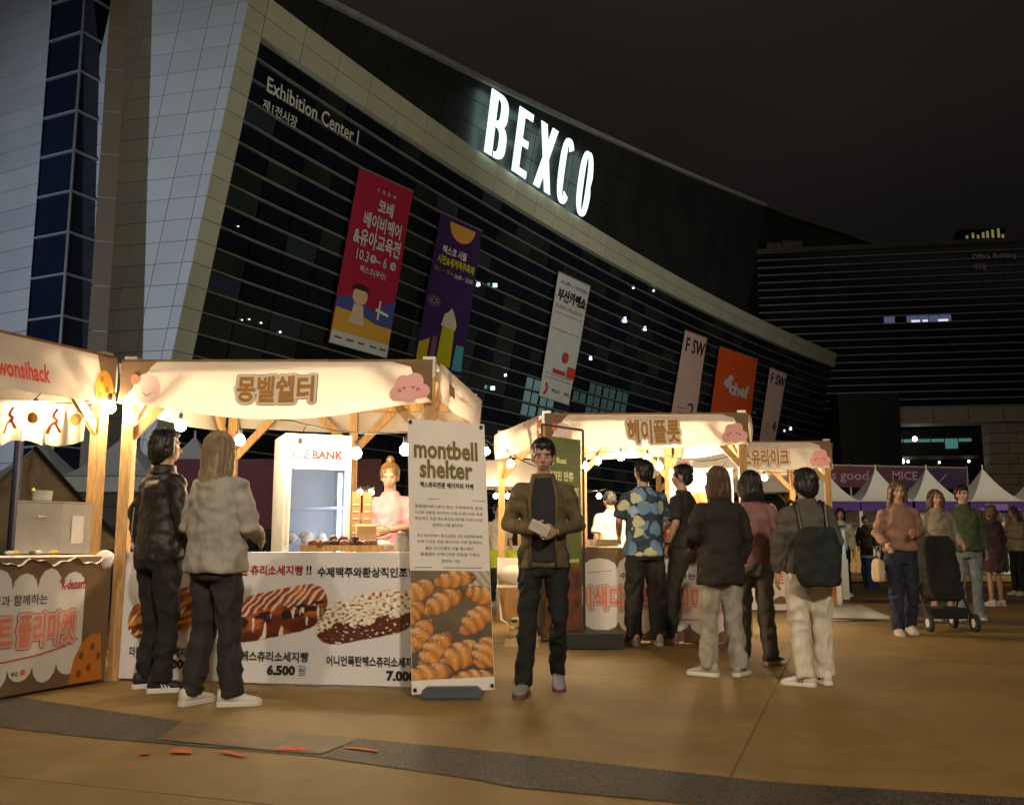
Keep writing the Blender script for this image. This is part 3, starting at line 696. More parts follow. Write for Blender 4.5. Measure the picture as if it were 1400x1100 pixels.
for a_, y_, w_, h_ in ((1077, 341, 2.6, 1.4), (1102, 340, 3.0, 1.6)):
    MB().box(op(a_, ztop + .5 + h_ / 2, -2), (w_, 2, h_)).build('roof_unit', mat('roof_unit', (.16, .15, .10), .7, nscale=1), off_)
# white reflection-like lamps inside
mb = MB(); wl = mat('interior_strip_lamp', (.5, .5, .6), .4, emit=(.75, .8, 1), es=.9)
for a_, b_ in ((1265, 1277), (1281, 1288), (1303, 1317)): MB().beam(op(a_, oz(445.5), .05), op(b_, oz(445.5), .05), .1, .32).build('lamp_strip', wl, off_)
fr = Patch(lambda u, v: op(1356 + 60 * u, oz(361) + (oz(382) - oz(361)) * v, .5))
dim = flat((.8, .8, .85))
fr.text(MB(), 'Office Building', 0, 0, 1.05, .42, .05, .012).build('lettering', dim, off_); fr.text(MB(), '사무동', 0, .6, .32, 1, .05, .012).build('lettering', dim, off_)
beig = mat('office_beige_stone', (.55, .45, .33), .7, nscale=.6, namt=.1)
def oblock(name, x0, x1, y0, y1, dep, m, off=0, parent=off_):
    q = [op(x0, oz(y1), off), op(x1, oz(y1), off), op(x1, oz(y0), off), op(x0, oz(y0), off)]
    bk = [op(x0, oz(y1), off - dep), op(x1, oz(y1), off - dep), op(x1, oz(y0), off - dep), op(x0, oz(y0), off - dep)]
    return MB().add(q + bk, [(0, 1, 2, 3), (4, 5, 1, 0), (5, 6, 2, 1), (6, 7, 3, 2), (7, 4, 0, 3)]).build(name, m, parent)
for i in range(8):
    oblock('panel', 1220 + 46 * i + .5, 1266 + 46 * i - .5, 571, 590.5, 4, beig, 8)
for r_ in range(11):
    yy = 591 + r_ * 13; k0_ = r_ * 1.1; sp_ = 1362 + (r_ % 2) * 12
    oblock('panel', 1338 + k0_ * .15, sp_ - .4, yy + .4, yy + 12.6, 3, beig, 7.6); oblock('panel', sp_ + .4, 1398 - k0_ * .9, yy + .4, yy + 12.6, 3, beig, 7.6)
oblock('dark_block', 1140, 1219.5, 553, 745, 6, mat('dark_brown_stone', (.028, .023, .016), .8, nscale=.5), 9)
tl1 = mat('teal_lit_strip', (.02, .04, .04), .4, emit=(.16, .42, .36), es=.35)
for i in range(6):
    oblock('window', 1223 + 19 * i, 1240 + 19 * i, 604, 608 if i not in (4,) else 617, .2, tl1, 1)
oblock('beam', 1220, 1338, 628, 632, 2, mat('dim_beam', (.15, .12, .08), .8), 3)
oblock('wall', 1216, 1650, 591, 745, .5, mat('dark_recess', (.015, .014, .013), .8), .6)
ww_ = mat('warm_white_lamp', (.9, .9, .9), .4, emit=(.9, 1, .92), es=7)
for x_, y_, s_ in ((1251, 606, .45), (1232, 635, .45), (1240, 635.5, .25), (1322, 636, .22), (1282, 637, .2)): MB().ell(op(x_, oz(y_), 3.4), s_ * .8, 8, 6).build('lamp', ww_, off_)
# far tower with lit windows behind the roof
ft = thing('distant_tower', 'faint distant tower with a few yellow lit windows above the office roof', 'building', (150, 400, 0))
fa, fb = PD(1318, 330, 400), PD(1374, 300, 400)
MB().box(((fa.x + fb.x) / 2, 405, fb.z / 2 - 2), (fb.x - fa.x, 8, fb.z - 4)).build('wall', hallm_back, ft)
yw = mat('far_lit_window', (.3, .2, .05), .5, emit=(.55, .42, .16), es=.35)
for i, (x, h) in enumerate(((1323, 5), (1331, 9), (1338, 6), (1345, 10), (1351, 12), (1358, 14), (1366, 16), (1372, 7))):
    p = PD(x, 326 - h / 2, 400); MB().box((p.x, 400.5, p.z), (.9, .4, h * .25)).build('window', yw, ft)
# exit signs and small lights behind the glass front
for i, (x, y, lab) in enumerate([(675, 391, 'small green exit light on the glass, upper one beside the purple banner'), (672, 531, 'small green exit light low on the glass above the side valance')]):
    c = fp(*fnewton(x, y, .1), .1); t = thing('exit_light', lab, 'exit light', c)
    MB().box(c, (.35, .3, .35)).build('housing', dk, t); MB().box(c + Vector((.1, -.22, 0)), (.3, .08, .26)).build('lamp', mat('green_lamp', (.3, 1, .6), .4, emit=(.45, 1, .75), es=3), t)

clk('office')
# ================================================================== STALLS
def valance_patch(A, B, out, H, drop, sag, seed=0, wav=.012):
    A = Vector((A[0], A[1], 0)) + out * .05; B = Vector((B[0], B[1], 0)) + out * .05
    def fn(u, v):
        p = A + (B - A) * u; dr = drop + sag * math.sin(math.pi * u) ** 1.3
        w = wav * math.sin(u * 17 + seed + v * 2) * v + .016 * math.sin(u * 5 + seed) * math.sin(v * 3)
        return Vector((p.x, p.y, H - dr * v)) + out * (w + .05 * v * v * math.sin(math.pi * u))
    return Patch(fn)
GOLD = flat(srgb(176, 124, 52)); GOLDD = flat(srgb(120, 76, 26)); CR = flat((.80, .70, .56))
PINK = flat(srgb(238, 176, 168)); PINKD = flat(srgb(214, 110, 120)); PALEP = flat(srgb(240, 205, 195))
def cloud(P_, u, v, su, sv, parent, col=PINK, face=True):
    for k, (cu, cv, r) in enumerate(((-.72, .42, .46), (-.30, -.18, .55), (.38, -.28, .58), (.88, .38, .48), (.1, .45, .6))):
        P_.disc(MB(), u + su * cu, v + sv * cv, su * r, sv * r, .006 + .0006 * k, 18).build('cloud_print', col, parent)
    P_.poly(MB(), [(u - su * .9, v + sv * .3), (u + su * .9, v + sv * .3), (u + su * 1.0, v + sv * .86), (u - su * .9, v + sv * .88)], .0095).build('cloud_print', col, parent)
    if face:
        for s_ in (-.28, .32): P_.line(MB(), [(u + su * (s_ - .1), v + sv * .05), (u + su * s_, v + sv * .16), (u + su * (s_ + .1), v + sv * .05)], su * .07, .0125).build('cloud_print_eye', GOLDD, parent)
        P_.disc(MB(), u - su * .55, v + sv * .25, su * .13, sv * .11, .012, 10).build('cloud_print_cheek', PINKD, parent); P_.disc(MB(), u + su * .6, v + sv * .25, su * .13, sv * .11, .012, 10).build('cloud_print_cheek', PINKD, parent)
def halo(P_, s_, box, r, off, col, parent, bold, name):
    """outline: the word copied round a small circle, each copy a hair further out"""
    mb = MB(); W_, H_ = P_.W(), P_.H()
    for k in range(10):
        a = 2 * math.pi * k / 10; du, dv = r * math.cos(a) / W_, r * math.sin(a) / H_
        P_.text(mb, s_, box[0] + du, box[1] + dv, box[2] + du, box[3] + dv, off + k * .0002, bold)
    return mb.build(name, col, parent)
def title(P_, s_, box, parent, gap=.004):
    halo(P_, s_, box, .026, gap, GOLDD, parent, .035, 'lettering_outline')
    halo(P_, s_, box, .021, gap + .003, CR, parent, .035, 'lettering_ground')
    P_.text(MB(), s_, *box, gap + .007, .035).build('lettering', GOLD, parent)
def stall(label, FL, FR, dep, H, drop, sag, seed, name_text=None, tbox=None, post=.085, clouds=True, group='wooden market stalls with cream valances', HR=None):
    FL, FR, dep = Vector((*FL, 0)), Vector((*FR, 0)), Vector((*dep, 0))
    out = -dep.normalized(); side_ = (FR - FL).normalized()
    t = thing('market_stall', label, 'stall', (FL + FR) / 2 + dep / 2, group)
    cor = [FL, FR, FR + dep, FL + dep]
    for i, c in enumerate(cor):
        c = c + (side_ if i in (0, 3) else -side_) * post * .5 + (-out if i < 2 else out) * post * .5
        MB().box((c.x, c.y, (H + .04) / 2), (post, post, H + .04), Matrix.Rotation(math.atan2(side_.y, side_.x), 3, 'Z')).build('post', WOOD, t)
        # metal cap and screws at the top
        MB().box((c.x, c.y, H - .03), (post + .012, post + .012, .16), Matrix.Rotation(math.atan2(side_.y, side_.x), 3, 'Z')).build('post_bracket', STEEL, t)
    for i in range(4):
        a, b = cor[i], cor[(i + 1) % 4]; a = Vector((a.x, a.y, H - .07)); b = Vector((b.x, b.y, H - .07)); d = (b - a).normalized(); inn = ((cor[0] + cor[2]) / 2 - (cor[i] + cor[(i + 1) % 4]) / 2).normalized() * post * .5
        MB().beam(a + d * .1 + inn, b - d * .1 + inn, .04, .09).build('beam', WOOD, t)
        for p, q in ((a, d), (b, -d)):
            MB().beam(p + q * .06 + inn + Vector((0, 0, -.50)), p + q * .46 + inn + Vector((0, 0, -.06)), .035, .07).build('brace', WOOD, t)
    # middle rear post with fan braces
    m_ = (cor[2] + cor[3]) / 2; MB().beam((m_.x, m_.y, 0), (m_.x, m_.y, H - .1), .07).build('post', WOOD, t)
    for s_ in (-1, 1): MB().beam(m_ + Vector((0, 0, H - .5)), m_ + side_ * .4 * s_ + Vector((0, 0, H - .08)), .035, .07).build('brace', WOOD, t)
    fp_ = valance_patch(FL, FR, out, H, drop, sag, seed)
    fv = MB().grid(lambda u, v: fp_.pt(u, v), 40, 8).build('valance', CREAM, t, smooth=True)
    MB().beam(Vector((FL.x, FL.y, H + .01)) + out * .04, Vector((FR.x, FR.y, H + .01)) + out * .04, .02, .018).build('edge_batten', WOODD, t)
    sR = valance_patch(FR, FR + dep, side_, H, drop, .03, seed + 1); sL = valance_patch(FL + dep, FL, -side_, H, drop, .03, seed + 2); bk = valance_patch(FR + dep, FL + dep, -out, H, drop * .85, .04, seed + 3)
    rv = MB().grid(lambda u, v: sR.pt(u, v), 24, 6).build('valance', CREAM, t, smooth=True)
    lv = MB().grid(lambda u, v: sL.pt(u, v), 24, 6).build('valance', CREAM, t, smooth=True)
    MB().grid(lambda u, v: bk.pt(u, v), 24, 6).build('valance', CREAM, t, smooth=True)
    MB().grid(lambda u, v: FL + (FR - FL) * u + dep * v + Vector((0, 0, H + .012 - .05 * math.sin(math.pi * u) * math.sin(math.pi * v))), 10, 10).build('roof_cloth', CREAM, t, smooth=True)
    if clouds:
        # brown printed corners with a cloud on each
        fp_.poly(MB(), [(.0, .0), (.115, .0), (.095, .12), (.0, 1.0)], .004).build('corner_print', BROWNC, fv); fp_.poly(MB(), [(1, 0), (1, 1), (.965, .75), (.93, .12), (.87, 0)], .004).build('corner_print', BROWNC, fv)
        cloud(fp_, .925, .58, .050, .36, fv)
        fp_.disc(MB(), .085, .62, .045, .36, .006, 20).build('biscuit_print', PALEP, fv); fp_.disc(MB(), .045, .42, .014, .13, .010, 12).build('cheek_print', flat(srgb(226, 120, 96)), fv)
        fp_.line(MB(), [(.075, .72), (.088, .80), (.101, .72)], .003, .010).build('smile_print', GOLDD, fv)
        sR.text(MB(), 'montbell side', .30, .42, .62, .56, .005, .012).build('lettering', flat(srgb(232, 150, 140)), rv)
        sR.rect(MB(), .16, .34, .27, .62, .005).build('print_block', GOLD, rv)
    if name_text: title(fp_, name_text, tbox, fv)
    return t, fp_, fv, H
H1 = 2.39
st1, P1, V1, _ = stall('left market stall with cream valance lettered wonsihack, cut by the left edge', (-4.02, 5.02), (-3.09, 7.22), (-1.85, .75), 2.40, .35, .03, 1, clouds=False)
# print on the left stall's valance (only its right end is in view)
RED = flat(srgb(224, 78, 70))
P1.text(MB(), 'wonsihack', .565, .42, .745, .78, .006, .03).build('lettering', RED, V1)
P1.poly(MB(), [(1, 0), (1, 1), (.975, .8), (.94, .35), (.92, 0)], .004).build('corner_print', BROWNC, V1)
P1.disc(MB(), .955, .70, .035, .40, .006, 20).build('cheese_print', flat(srgb(232, 168, 60)), V1)
for u, v in ((.945, .5), (.965, .72), (.94, .86)): P1.disc(MB(), u, v, .007, .07, .01, 10).build('cheese_hole_print', flat(srgb(190, 120, 40)), V1)
st2, P2, V2, _ = stall('market stall named on its cream valance in gold outline, second from the left', (-2.98, 7.2), (-.60, 7.2), (.26, 1.95), 2.37, .31, .14, 4, '몽벨쉘터', (.375, .25, .625, .72))
st3, P3, V3, _ = stall('market stall behind the walking man and the green sign board', (.36, 10.75), (2.66, 10.70), (-.55, 2.0), 2.44, .34, .05, 7, '헤이플롯', (.40, .14, .66, .86))
st4, P4, V4, _ = stall('small farther market stall right of the others, beside the white pointed tents', (2.35, 14.0), (4.66, 13.9), (.1, 2.2), 2.46, .38, .03, 9, '쏘유라이크', (.44, .24, .735, .86))
# stalls of the row behind, their backs seen through the front row
st5, P5, V5, _ = stall('rear market stall seen through the gap left of the walking man', (-1.1, 17.6), (1.2, 17.3), (.1, 2.1), 2.5, .45, .03, 11, clouds=False)
st6, P6, V6, _ = stall('rear market stall lettered in gold, seen under the farthest front stall', (3.4, 18.6), (5.9, 18.6), (.1, 2.1), 2.45, .45, .03, 13, '커피디저트', (.18, .3, .52, .75), clouds=False)
for i, st in enumerate((st1, st2, st3, st4, st5, st6)): pass

# ---- string lights
def strings(label, pts, bulbs, cable_z=None):
    """pts: cable way; bulbs: hanging points"""
    t = thing('string_lights', label, 'string lights', pts[0], 'strings of warm bulbs in the stalls')
    way = []
    for a, b in zip(pts[:-1], pts[1:]):
        a, b = Vector(a), Vector(b)
        for k in range(8):
            f = k / 8; p = a.lerp(b, f); p.z -= .10 * math.sin(math.pi * f) * (b - a).length / 2; way.append(p)
    way.append(Vector(pts[-1])); MB().tube(way, .006, 5).build('cable', CABLE, t)
    for b in bulbs:
        b = Vector(b); j = min(way, key=lambda p: (p.xy - b.xy).length)
        MB().tube([(j.x, j.y, j.z), (b.x, b.y, b.z + .10)], .004, 4).build('hanger', CABLE, t)
        s_ = MB().lathe((b.x, b.y, b.z + .035), [(.014, .06), (.018, .04), (.018, .01), (.014, 0)], 8).build('socket', CABLE, t)
        MB().lathe(b, [(.014, .040), (.026, .028), (.042, .006), (.046, -.014), (.037, -.038), (.017, -.053), (.002, -.056)], 12).build('bulb', BULB, t, smooth=True)
b2 = [PD(x, y, Y) for x, y, Y in ((150, 555, 7.12), (247, 580, 7.75), (328, 600, 7.95), (410, 614, 7.85), (487, 618, 7.75), (554, 613, 7.6))]
strings('string of warm bulbs hanging across the front of the second stall from the left', [(-3.0, 7.28, 2.14), (-2.6, 7.9, 2.2), PD(400, 575, 7.9), PD(560, 590, 7.7), (-.7, 7.35, 2.0)], b2)
strings('pair of warm bulbs inside the wonsihack stall above the fabric bunting', [(-3.4, 6.6, 2.2), (-3.5, 7.3, 2.14), (-3.2, 7.3, 2.1)], [PD(48, 562, 6.95)])
strings('warm bulbs at the left side of the stall beside the green sign board', [PD(664, 600, 12.3), PD(690, 612, 11.7), PD(745, 640, 11.0)], [PD(665, 616, 12.3), PD(698, 633, 11.7)])
strings('row of warm bulbs across the stall behind the blue shirted man', [PD(770, 618, 11.3), PD(810, 618, 11.6), PD(860, 612, 11.6), PD(900, 618, 11.4), PD(960, 630, 11.4), PD(1010, 618, 11.5)],
        [PD(800, 636, 11.3), PD(817, 629, 11.9), PD(849, 623, 11.6), PD(863, 616, 12.1), PD(885, 626, 11.4), PD(901, 636, 11.5), PD(946, 648, 11.5), PD(966, 656, 11.7), PD(975, 668, 12)])
strings('two warm bulbs in the rear stall seen left of the walking man', [PD(660, 665, 17.7), PD(720, 668, 17.7), PD(830, 668, 17.7)], [PD(678, 677, 17.7), PD(694, 677, 17.8), PD(819, 677, 17.7)])
strings('warm bulb string under the farthest front stall roof', [PD(1030, 640, 15), PD(1080, 645, 15.2), PD(1120, 640, 15)], [PD(1045, 652, 15), PD(1100, 655, 15.3)])
strings('small row of far bulbs seen behind the pink vendor', [PD(470, 668, 16.5), PD(490, 670, 16.5), PD(512, 666, 16.5)], [PD(472, 676, 16.5), PD(492, 672, 16.5), PD(508, 672, 16.5)])

# ---- counters
def counter(label, a, b, dep, h, front_m, over=.0, side_m=None, group='cloth fronted stall counters'):
    a, b = Vector((*a, 0)), Vector((*b, 0)); dep = Vector((*dep, 0)); out = -dep.normalized()
    t = thing('counter', label, 'counter', (a + b) / 2 + dep / 2, group)
    for p in (a + (b - a) * .02 + dep * .08, b + (a - b) * .02 + dep * .08, a + (b - a) * .02 + dep * .92, b + (a - b) * .02 + dep * .92):
        MB().beam((p.x, p.y, 0), (p.x, p.y, h - .02), .045).build('leg', WOOD, t)
    q = [a, b, b + dep, a + dep]
    vs = [Vector((p.x, p.y, z)) for z in (h - .03, h) for p in q]
    MB().add(vs, [(3, 2, 1, 0), (4, 5, 6, 7), (0, 1, 5, 4), (1, 2, 6, 5), (2, 3, 7, 6), (3, 0, 4, 7)]).build('table_top', CLOTHW, t)
    P_ = Patch(lambda u, v: Vector(((a + (b - a) * u).x, (a + (b - a) * u).y, (h + .004) * (1 - v) + .02 * v)) + out * (.02 + .012 * math.sin(u * 13 + 1) * v + .02 * v * math.sin(u * 4)))
    fc = MB().grid(lambda u, v: P_.pt(u, v), 48, 8).build('front_cloth', front_m, t, smooth=True)
    for p, q_ in ((b, b + dep), (a + dep, a)):
        sd_ = (b - a).normalized() * (.015 if p is b else -.015)
        MB().grid(lambda u, v: Vector(((p + (q_ - p) * u).x, (p + (q_ - p) * u).y, h * (1 - v) + .03 * v)) + sd_ * (1 + .6 * math.sin(u * 9)), 12, 4).build('side_cloth', side_m or front_m, t, smooth=True)
    return t, P_, fc
# raster pictures printed on cloth: coloured grid cells where the mask holds
def raster(P_, box, nu, nv, fn, name, parent, off=.005):
    u0, v0, u1, v1 = box; idx = {}; mb = MB(); mb.c = []; cells = []
    for j in range(nv + 1):
        for i in range(nu + 1):
            c = fn(i / nu, j / nv)
            if c is not None:
                idx[(i, j)] = len(mb.v); mb.v.append(tuple(P_.pt(u0 + (u1 - u0) * i / nu, v0 + (v1 - v0) * j / nv, off))); mb.c.append(c)
    for j in range(nv):
        for i in range(nu):
            k = [(i, j), (i + 1, j), (i + 1, j + 1), (i, j + 1)]
            if all(q in idx for q in k): mb.f.append(tuple(idx[q] for q in k))
    return mb.build(name, vcmat(), parent)
def nz_(x, y, s=0): return noise.noise((x, y, s))
def mixc(a, b, t): t = max(0, min(1, t)); return tuple(a[i] * (1 - t) + b[i] * t for i in range(3))
def loaf(kind, seed):
    def fn(u, v):
        # axis climbs to the right; u along, v down
        cy = .68 - .34 * u; d = (v - cy) / .34; e = abs((u - .5) / .48) ** 5
        edge = 1 - .06 * nz_(u * 14, v * 14, seed)
        if d * d + e > edge: return None
        base = mixc(srgb(150, 62, 22), srgb(84, 28, 14), .5 + d * .6 + .5 * nz_(u * 6, v * 6, seed))
        base = mixc(base, srgb(214, 120, 44), max(0, nz_(u * 5 + 3, v * 7, seed)) * 1.2)
        if kind == 'cheese':
            if nz_(u * 9 + v * 14, v * 4, seed) > .12: base = mixc(base, srgb(232, 170, 70), .7)
            if nz_(u * 22 + v * 9, v * 5, seed + 3) > .30: base = srgb(240, 224, 200)
        if kind == 'choco':
            if d < -.1 + .3 * nz_(u * 10, v * 3, seed): 
                if math.sin(u * 90 + v * 50 + 3 * nz_(u * 8, v * 8, seed)) > .35: base = srgb(226, 206, 190)
            if -.15 < d < .35 and nz_(u * 9, v * 10, seed + 5) > .02: base = srgb(46, 22, 26)
            if d > .0 and nz_(u * 26, v * 3.0, seed + 9) > .33: base = srgb(232, 214, 196)
        if kind == 'onion':
            k = noise.cell((u * 34, v * 30, seed)); n_ = nz_(u * 30, v * 30, seed)
            if d < .25 + .4 * nz_(u * 7, v * 7, seed + 2) and n_ > -.25: base = mixc(srgb(196, 186, 158), srgb(246, 240, 222), .5 + n_)
            elif n_ > .42: base = srgb(232, 222, 200)
            elif d > .1: base = mixc(srgb(70, 28, 20), srgb(110, 50, 26), .5 + n_)
        return base
    return fn
BLK = flat(srgb(34, 30, 30)); DRED = flat(srgb(158, 32, 30)); DGREEN = flat(srgb(38, 44, 38))
a2, b2_ = G(152, 929), G(585, 943)
ct2, C2, F2 = counter('white banner fronted counter with three pastry pictures and prices', (a2.x, a2.y), (b2_.x, b2_.y), (.04, .72), .93, mat('white_printed_vinyl', (.72, .70, .71), .6, nscale=3, namt=.06, bump=.15, bscale=8))
def cu(x): return (x - 152) / (585 - 152.0)
def cv(y): return (y - 757) / (936 - 757.0)
C2.text(MB(), '페스', cu(286), cv(772), cu(342), cv(792), .006, .03).build('lettering', DRED, F2)
C2.text(MB(), '츄리소세지빵', cu(346), cv(775), cu(419), cv(789), .006, .03).build('lettering', DRED, F2)
C2.text(MB(), '!!', cu(423), cv(775), cu(430), cv(788), .006, .03).build('lettering', BLK, F2)
C2.text(MB(), '수제맥주와환상적인조합', cu(438), cv(777), cu(570), cv(791), .006, .03).build('lettering', BLK, F2)
for lab_, bxx, kd, sd_ in (('a', (172, 796, 300, 886), 'cheese', 1), ('b', (312, 792, 456, 888), 'choco', 2), ('c', (434, 797, 578, 888), 'onion', 3)):
    raster(C2, (cu(bxx[0]), cv(bxx[1]), cu(bxx[2]), cv(bxx[3])), 170, 100, loaf(kd, sd_), 'pastry_picture', F2)
for s_, x0, x1, y in (('더블페스츄리소세지빵', 180, 270, 891), ('불닭페스츄리소세지빵', 315, 430, 893), ('어니언폭탄페스츄리소세지빵', 453, 575, 897)):
    C2.text(MB(), s_, cu(x0), cv(y), cu(x1), cv(y + 14), .006, .03).build('lettering', DGREEN, F2)
for s_, x0, x1, y in (('6.000', 228, 266, 907), ('6.500', 375, 413, 911), ('7.000', 532, 570, 915)):
    C2.text(MB(), s_, cu(x0), cv(y), cu(x1), cv(y + 14), .006, .055).build('lettering', BLK, F2)
    C2.line(MB(), [(cu(x1 + 3), cv(y + 1)), (cu(x1 + 13), cv(y + 1)), (cu(x1 + 13), cv(y + 13)), (cu(x1 + 3), cv(y + 13))], .0012, .006).build('print_box', DGREEN, F2); C2.text(MB(), '원', cu(x1 + 4), cv(y + 3), cu(x1 + 12), cv(y + 11), .006, 0.0).build('lettering', DGREEN, F2)

def scallop(P_, u0, v0, u1, v1, n, parent, m, m_side=2, off=.004):
    pts = []; w_ = (u1 - u0) / n; hh = (v1 - v0)
    for k in range(n):
        for a in range(7):
            an = math.pi - math.pi * a / 6; pts.append((u0 + w_ * (k + .5) + w_ * .5 * math.cos(an), v0 + hh * .16 - hh * (.14 + .04 * (k % 2)) * math.sin(an)))
    for k in range(n - 1, -1, -1):
        for a in range(7):
            an = math.pi * a / 6; pts.append((u0 + w_ * (k + .5) + w_ * .5 * math.cos(an), v1 - hh * .14 + hh * (.12 + .04 * (k % 2)) * math.sin(an)))
    return P_.poly(MB(), pts, off).build('cloud_panel_print', m, parent)
CRM = flat((.76, .71, .66)); SAL = flat(srgb(232, 132, 104)); SALR = flat(srgb(206, 62, 50))
dirr = Vector((-.385, -.923, 0)); Ar = G(140, 932)
Bl = Ar + dirr * 2.35
ct1, C1, F1 = counter('brown clothed counter with scalloped cream panel and pink flea market lettering', (Bl.x, Bl.y), (Ar.x, Ar.y), (-.72, .30), .90, BROWNC)
scallop(C1, .30, .10, .90, .93, 7, F1, CRM)
halo(C1, '디저트 플리마켓', (.50, .42, .87, .665), .022, .006, SALR, F1, .03, 'lettering_outline')
halo(C1, '디저트 플리마켓', (.50, .42, .87, .665), .016, .0085, flat((.66, .55, .48)), F1, .03, 'lettering_ground')
C1.text(MB(), '디저트 플리마켓', .50, .42, .87, .665, .012, .03).build('lettering', SAL, F1)
C1.text(MB(), '마을별과 함께하는', .52, .275, .765, .355, .006, .012).build('lettering', BLK, F1)
C1.text(MB(), '"K-dessert"', .805, .17, .905, .255, .006, .03).build('lettering', DRED, F1)
C1.line(MB(), [(.5, .745), (.62, .755), (.74, .735), (.84, .69), (.885, .64)], .004, .007).build('print_line', SALR, F1)
C1.poly(MB(), [(.86, .99), (.875, .80), (.90, .68), (.935, .62), (.97, .62), (.985, .99)], .008).build('cheese_print', flat(srgb(196, 118, 34)), F1)
for u, v in ((.90, .78), (.94, .72), (.93, .88), (.965, .80), (.895, .92)): C1.disc(MB(), u, v, .009, .03, .011, 10).build('cheese_hole_print', flat(srgb(130, 72, 20)), F1)
C1.text(MB(), '부산', .655, .83, .68, .87, .006, .03).build('lettering', BLK, F1); C1.disc(MB(), .695, .845, .010, .022, .007, 12).build('logo_print', flat(srgb(226, 110, 40)), F1)
# white over-cloth edge that droops over the counter
mb = MB(); mb.grid(lambda u, v: C1.pt(.2 + .8 * u, 0, .02) + Vector((.3 * (v < .3) * 0, 0, .012 - (.045 + .02 * math.sin(u * 37) + .012 * math.sin(u * 90)) * v * v)) + Vector((-.9, .38, 0)) * (.28 * (1 - v)), 60, 8)
mb.build('cloth_overhang', CLOTHW, ct1, smooth=True)
for k in range(9):
    C1.line(MB(), [(.925 + .008 * k, .02), (.925 + .008 * k, .05 + .09 * abs(math.sin(k * 1.9)))], .0022, .03).build('ribbon_print', DRED, F1)
a3, b3 = G(801, 874), G(1000, 880)
ct3, C3, F3 = counter('brown clothed counter with cream cloud panel behind the two standing men', (a3.x - .45, a3.y + .0), (b3.x, b3.y - .05), (-.1, .75), .95, BROWNC)
scallop(C3, .22, .10, .97, .92, 4, F3, CRM)
halo(C3, '이색디저트 플리마켓', (.20, .42, .95, .68), .022, .006, SALR, F3, .03, 'lettering_outline'); halo(C3, '이색디저트 플리마켓', (.20, .42, .95, .68), .016, .0085, flat((.66, .55, .48)), F3, .03, 'lettering_ground')
C3.text(MB(), '이색디저트 플리마켓', .20, .42, .95, .68, .012, .03).build('lettering', SAL, F3)
C3.text(MB(), '수제맥주와 함께하는', .42, .27, .82, .34, .006, .03).build('lettering', BLK, F3); C3.line(MB(), [(.24, .28), (.38, .25)], .003, .007).build('print_line', SALR, F3); C3.line(MB(), [(.45, .76), (.9, .77)], .003, .007).build('print_line', SALR, F3)
a4, b4 = G(1005, 834), G(1152, 836)
ct4, C4, F4 = counter('counter of the farthest front stall, cream panel with pale pink print', (a4.x - .7, a4.y), (b4.x, b4.y), (0, .7), .95, CLOTHW)
scallop(C4, .05, .1, .95, .9, 5, F4, CRM); C4.text(MB(), '이색디저트 플리마켓', .3, .4, .92, .62, .009, .03).build('lettering', SAL, F4)
C4.poly(MB(), [(.5, .9), (.6, .78), (.68, .83), (.76, .72), (.86, .82), (.95, .9)], .012).build('print_hill', flat(srgb(120, 92, 70)), F4)
for lab, p0, p1 in (('low cloth covered table at the back of the rear stall', (-.9, 17.8), (1.0, 17.7)), ('white counter of the rear stall under the gold lettering', (3.5, 18.9), (5.8, 18.9))):
    counter(lab, p0, p1, (0, .7), .95, CLOTHW)

clk('stalls')
# ================================================================== THINGS IN AND AROUND THE STALLS
# ---- banner stand in front of the second stall
q4 = [PD(557, 572, 6.50), PD(662, 580, 6.46), PD(676.5, 942, 6.42), PD(563, 949, 6.38)]
Bp = Patch(lambda u, v: (q4[0] * (1 - u) + q4[1] * u) * (1 - v) + (q4[3] * (1 - u) + q4[2] * u) * v + Vector((0, -.012 * math.sin(v * 6) * math.sin(math.pi * u), 0)))
bs = thing('banner_stand', 'white montbell shelter banner stand with croissant photo in front of the counter', 'banner stand', G(620, 955))
bcl = MB().grid(lambda u, v: Bp.pt(u, v), 10, 24).build('cloth', mat('banner_vinyl', (.74, .68, .63), .55, nscale=3, namt=.05, bump=.15, bscale=5), bs, smooth=True)
OLV = flat(srgb(112, 98, 36))
Bp.text(MB(), 'montbell', .08, .075, .90, .148, .004, .03).build('lettering', OLV, bcl)
Bp.text(MB(), 'shelter', .15, .150, .83, .222, .004, .03).build('lettering', OLV, bcl)
Bp.text(MB(), '페스츄리전문 베이커리 카페', .15, .236, .83, .258, .004, .03).build('lettering', BLK, bcl)
GRY = flat((.16, .145, .13))
for i, (s_, a, b, v) in enumerate(zip(LOREM, (.08, .08, .08, .30, .10, .10, .20, .14, .40), (.93, .93, .93, .68, .92, .92, .80, .88, .62), (.322, .345, .367, .390, .43, .452, .476, .498, .523))):
    Bp.text(MB(), s_, a, v, b, v + .0125, .004, 0.0).build('lettering', GRY, bcl)
for v, a, b in ((.30, .25, .97), (.553, .06, .28), (.553, .42, .90)): Bp.line(MB(), [(a, v), (b, v)], .006, .004).build('print_line', GRY, bcl)
CROI = [(.10, .20, .26, .13, .5), (.55, .09, .28, .12, .15), (.92, .25, .26, .13, -.3), (.40, .30, .30, .14, .5), (.12, .60, .26, .14, 1.0), (.82, .47, .28, .15, .7), (.30, .75, .30, .17, .9), (.62, .80, .32, .18, .45), (.95, .78, .24, .2, .9), (.18, .97, .34, .15, .2), (.75, 1.02, .3, .12, 0), (.03, .40, .2, .12, .9)]
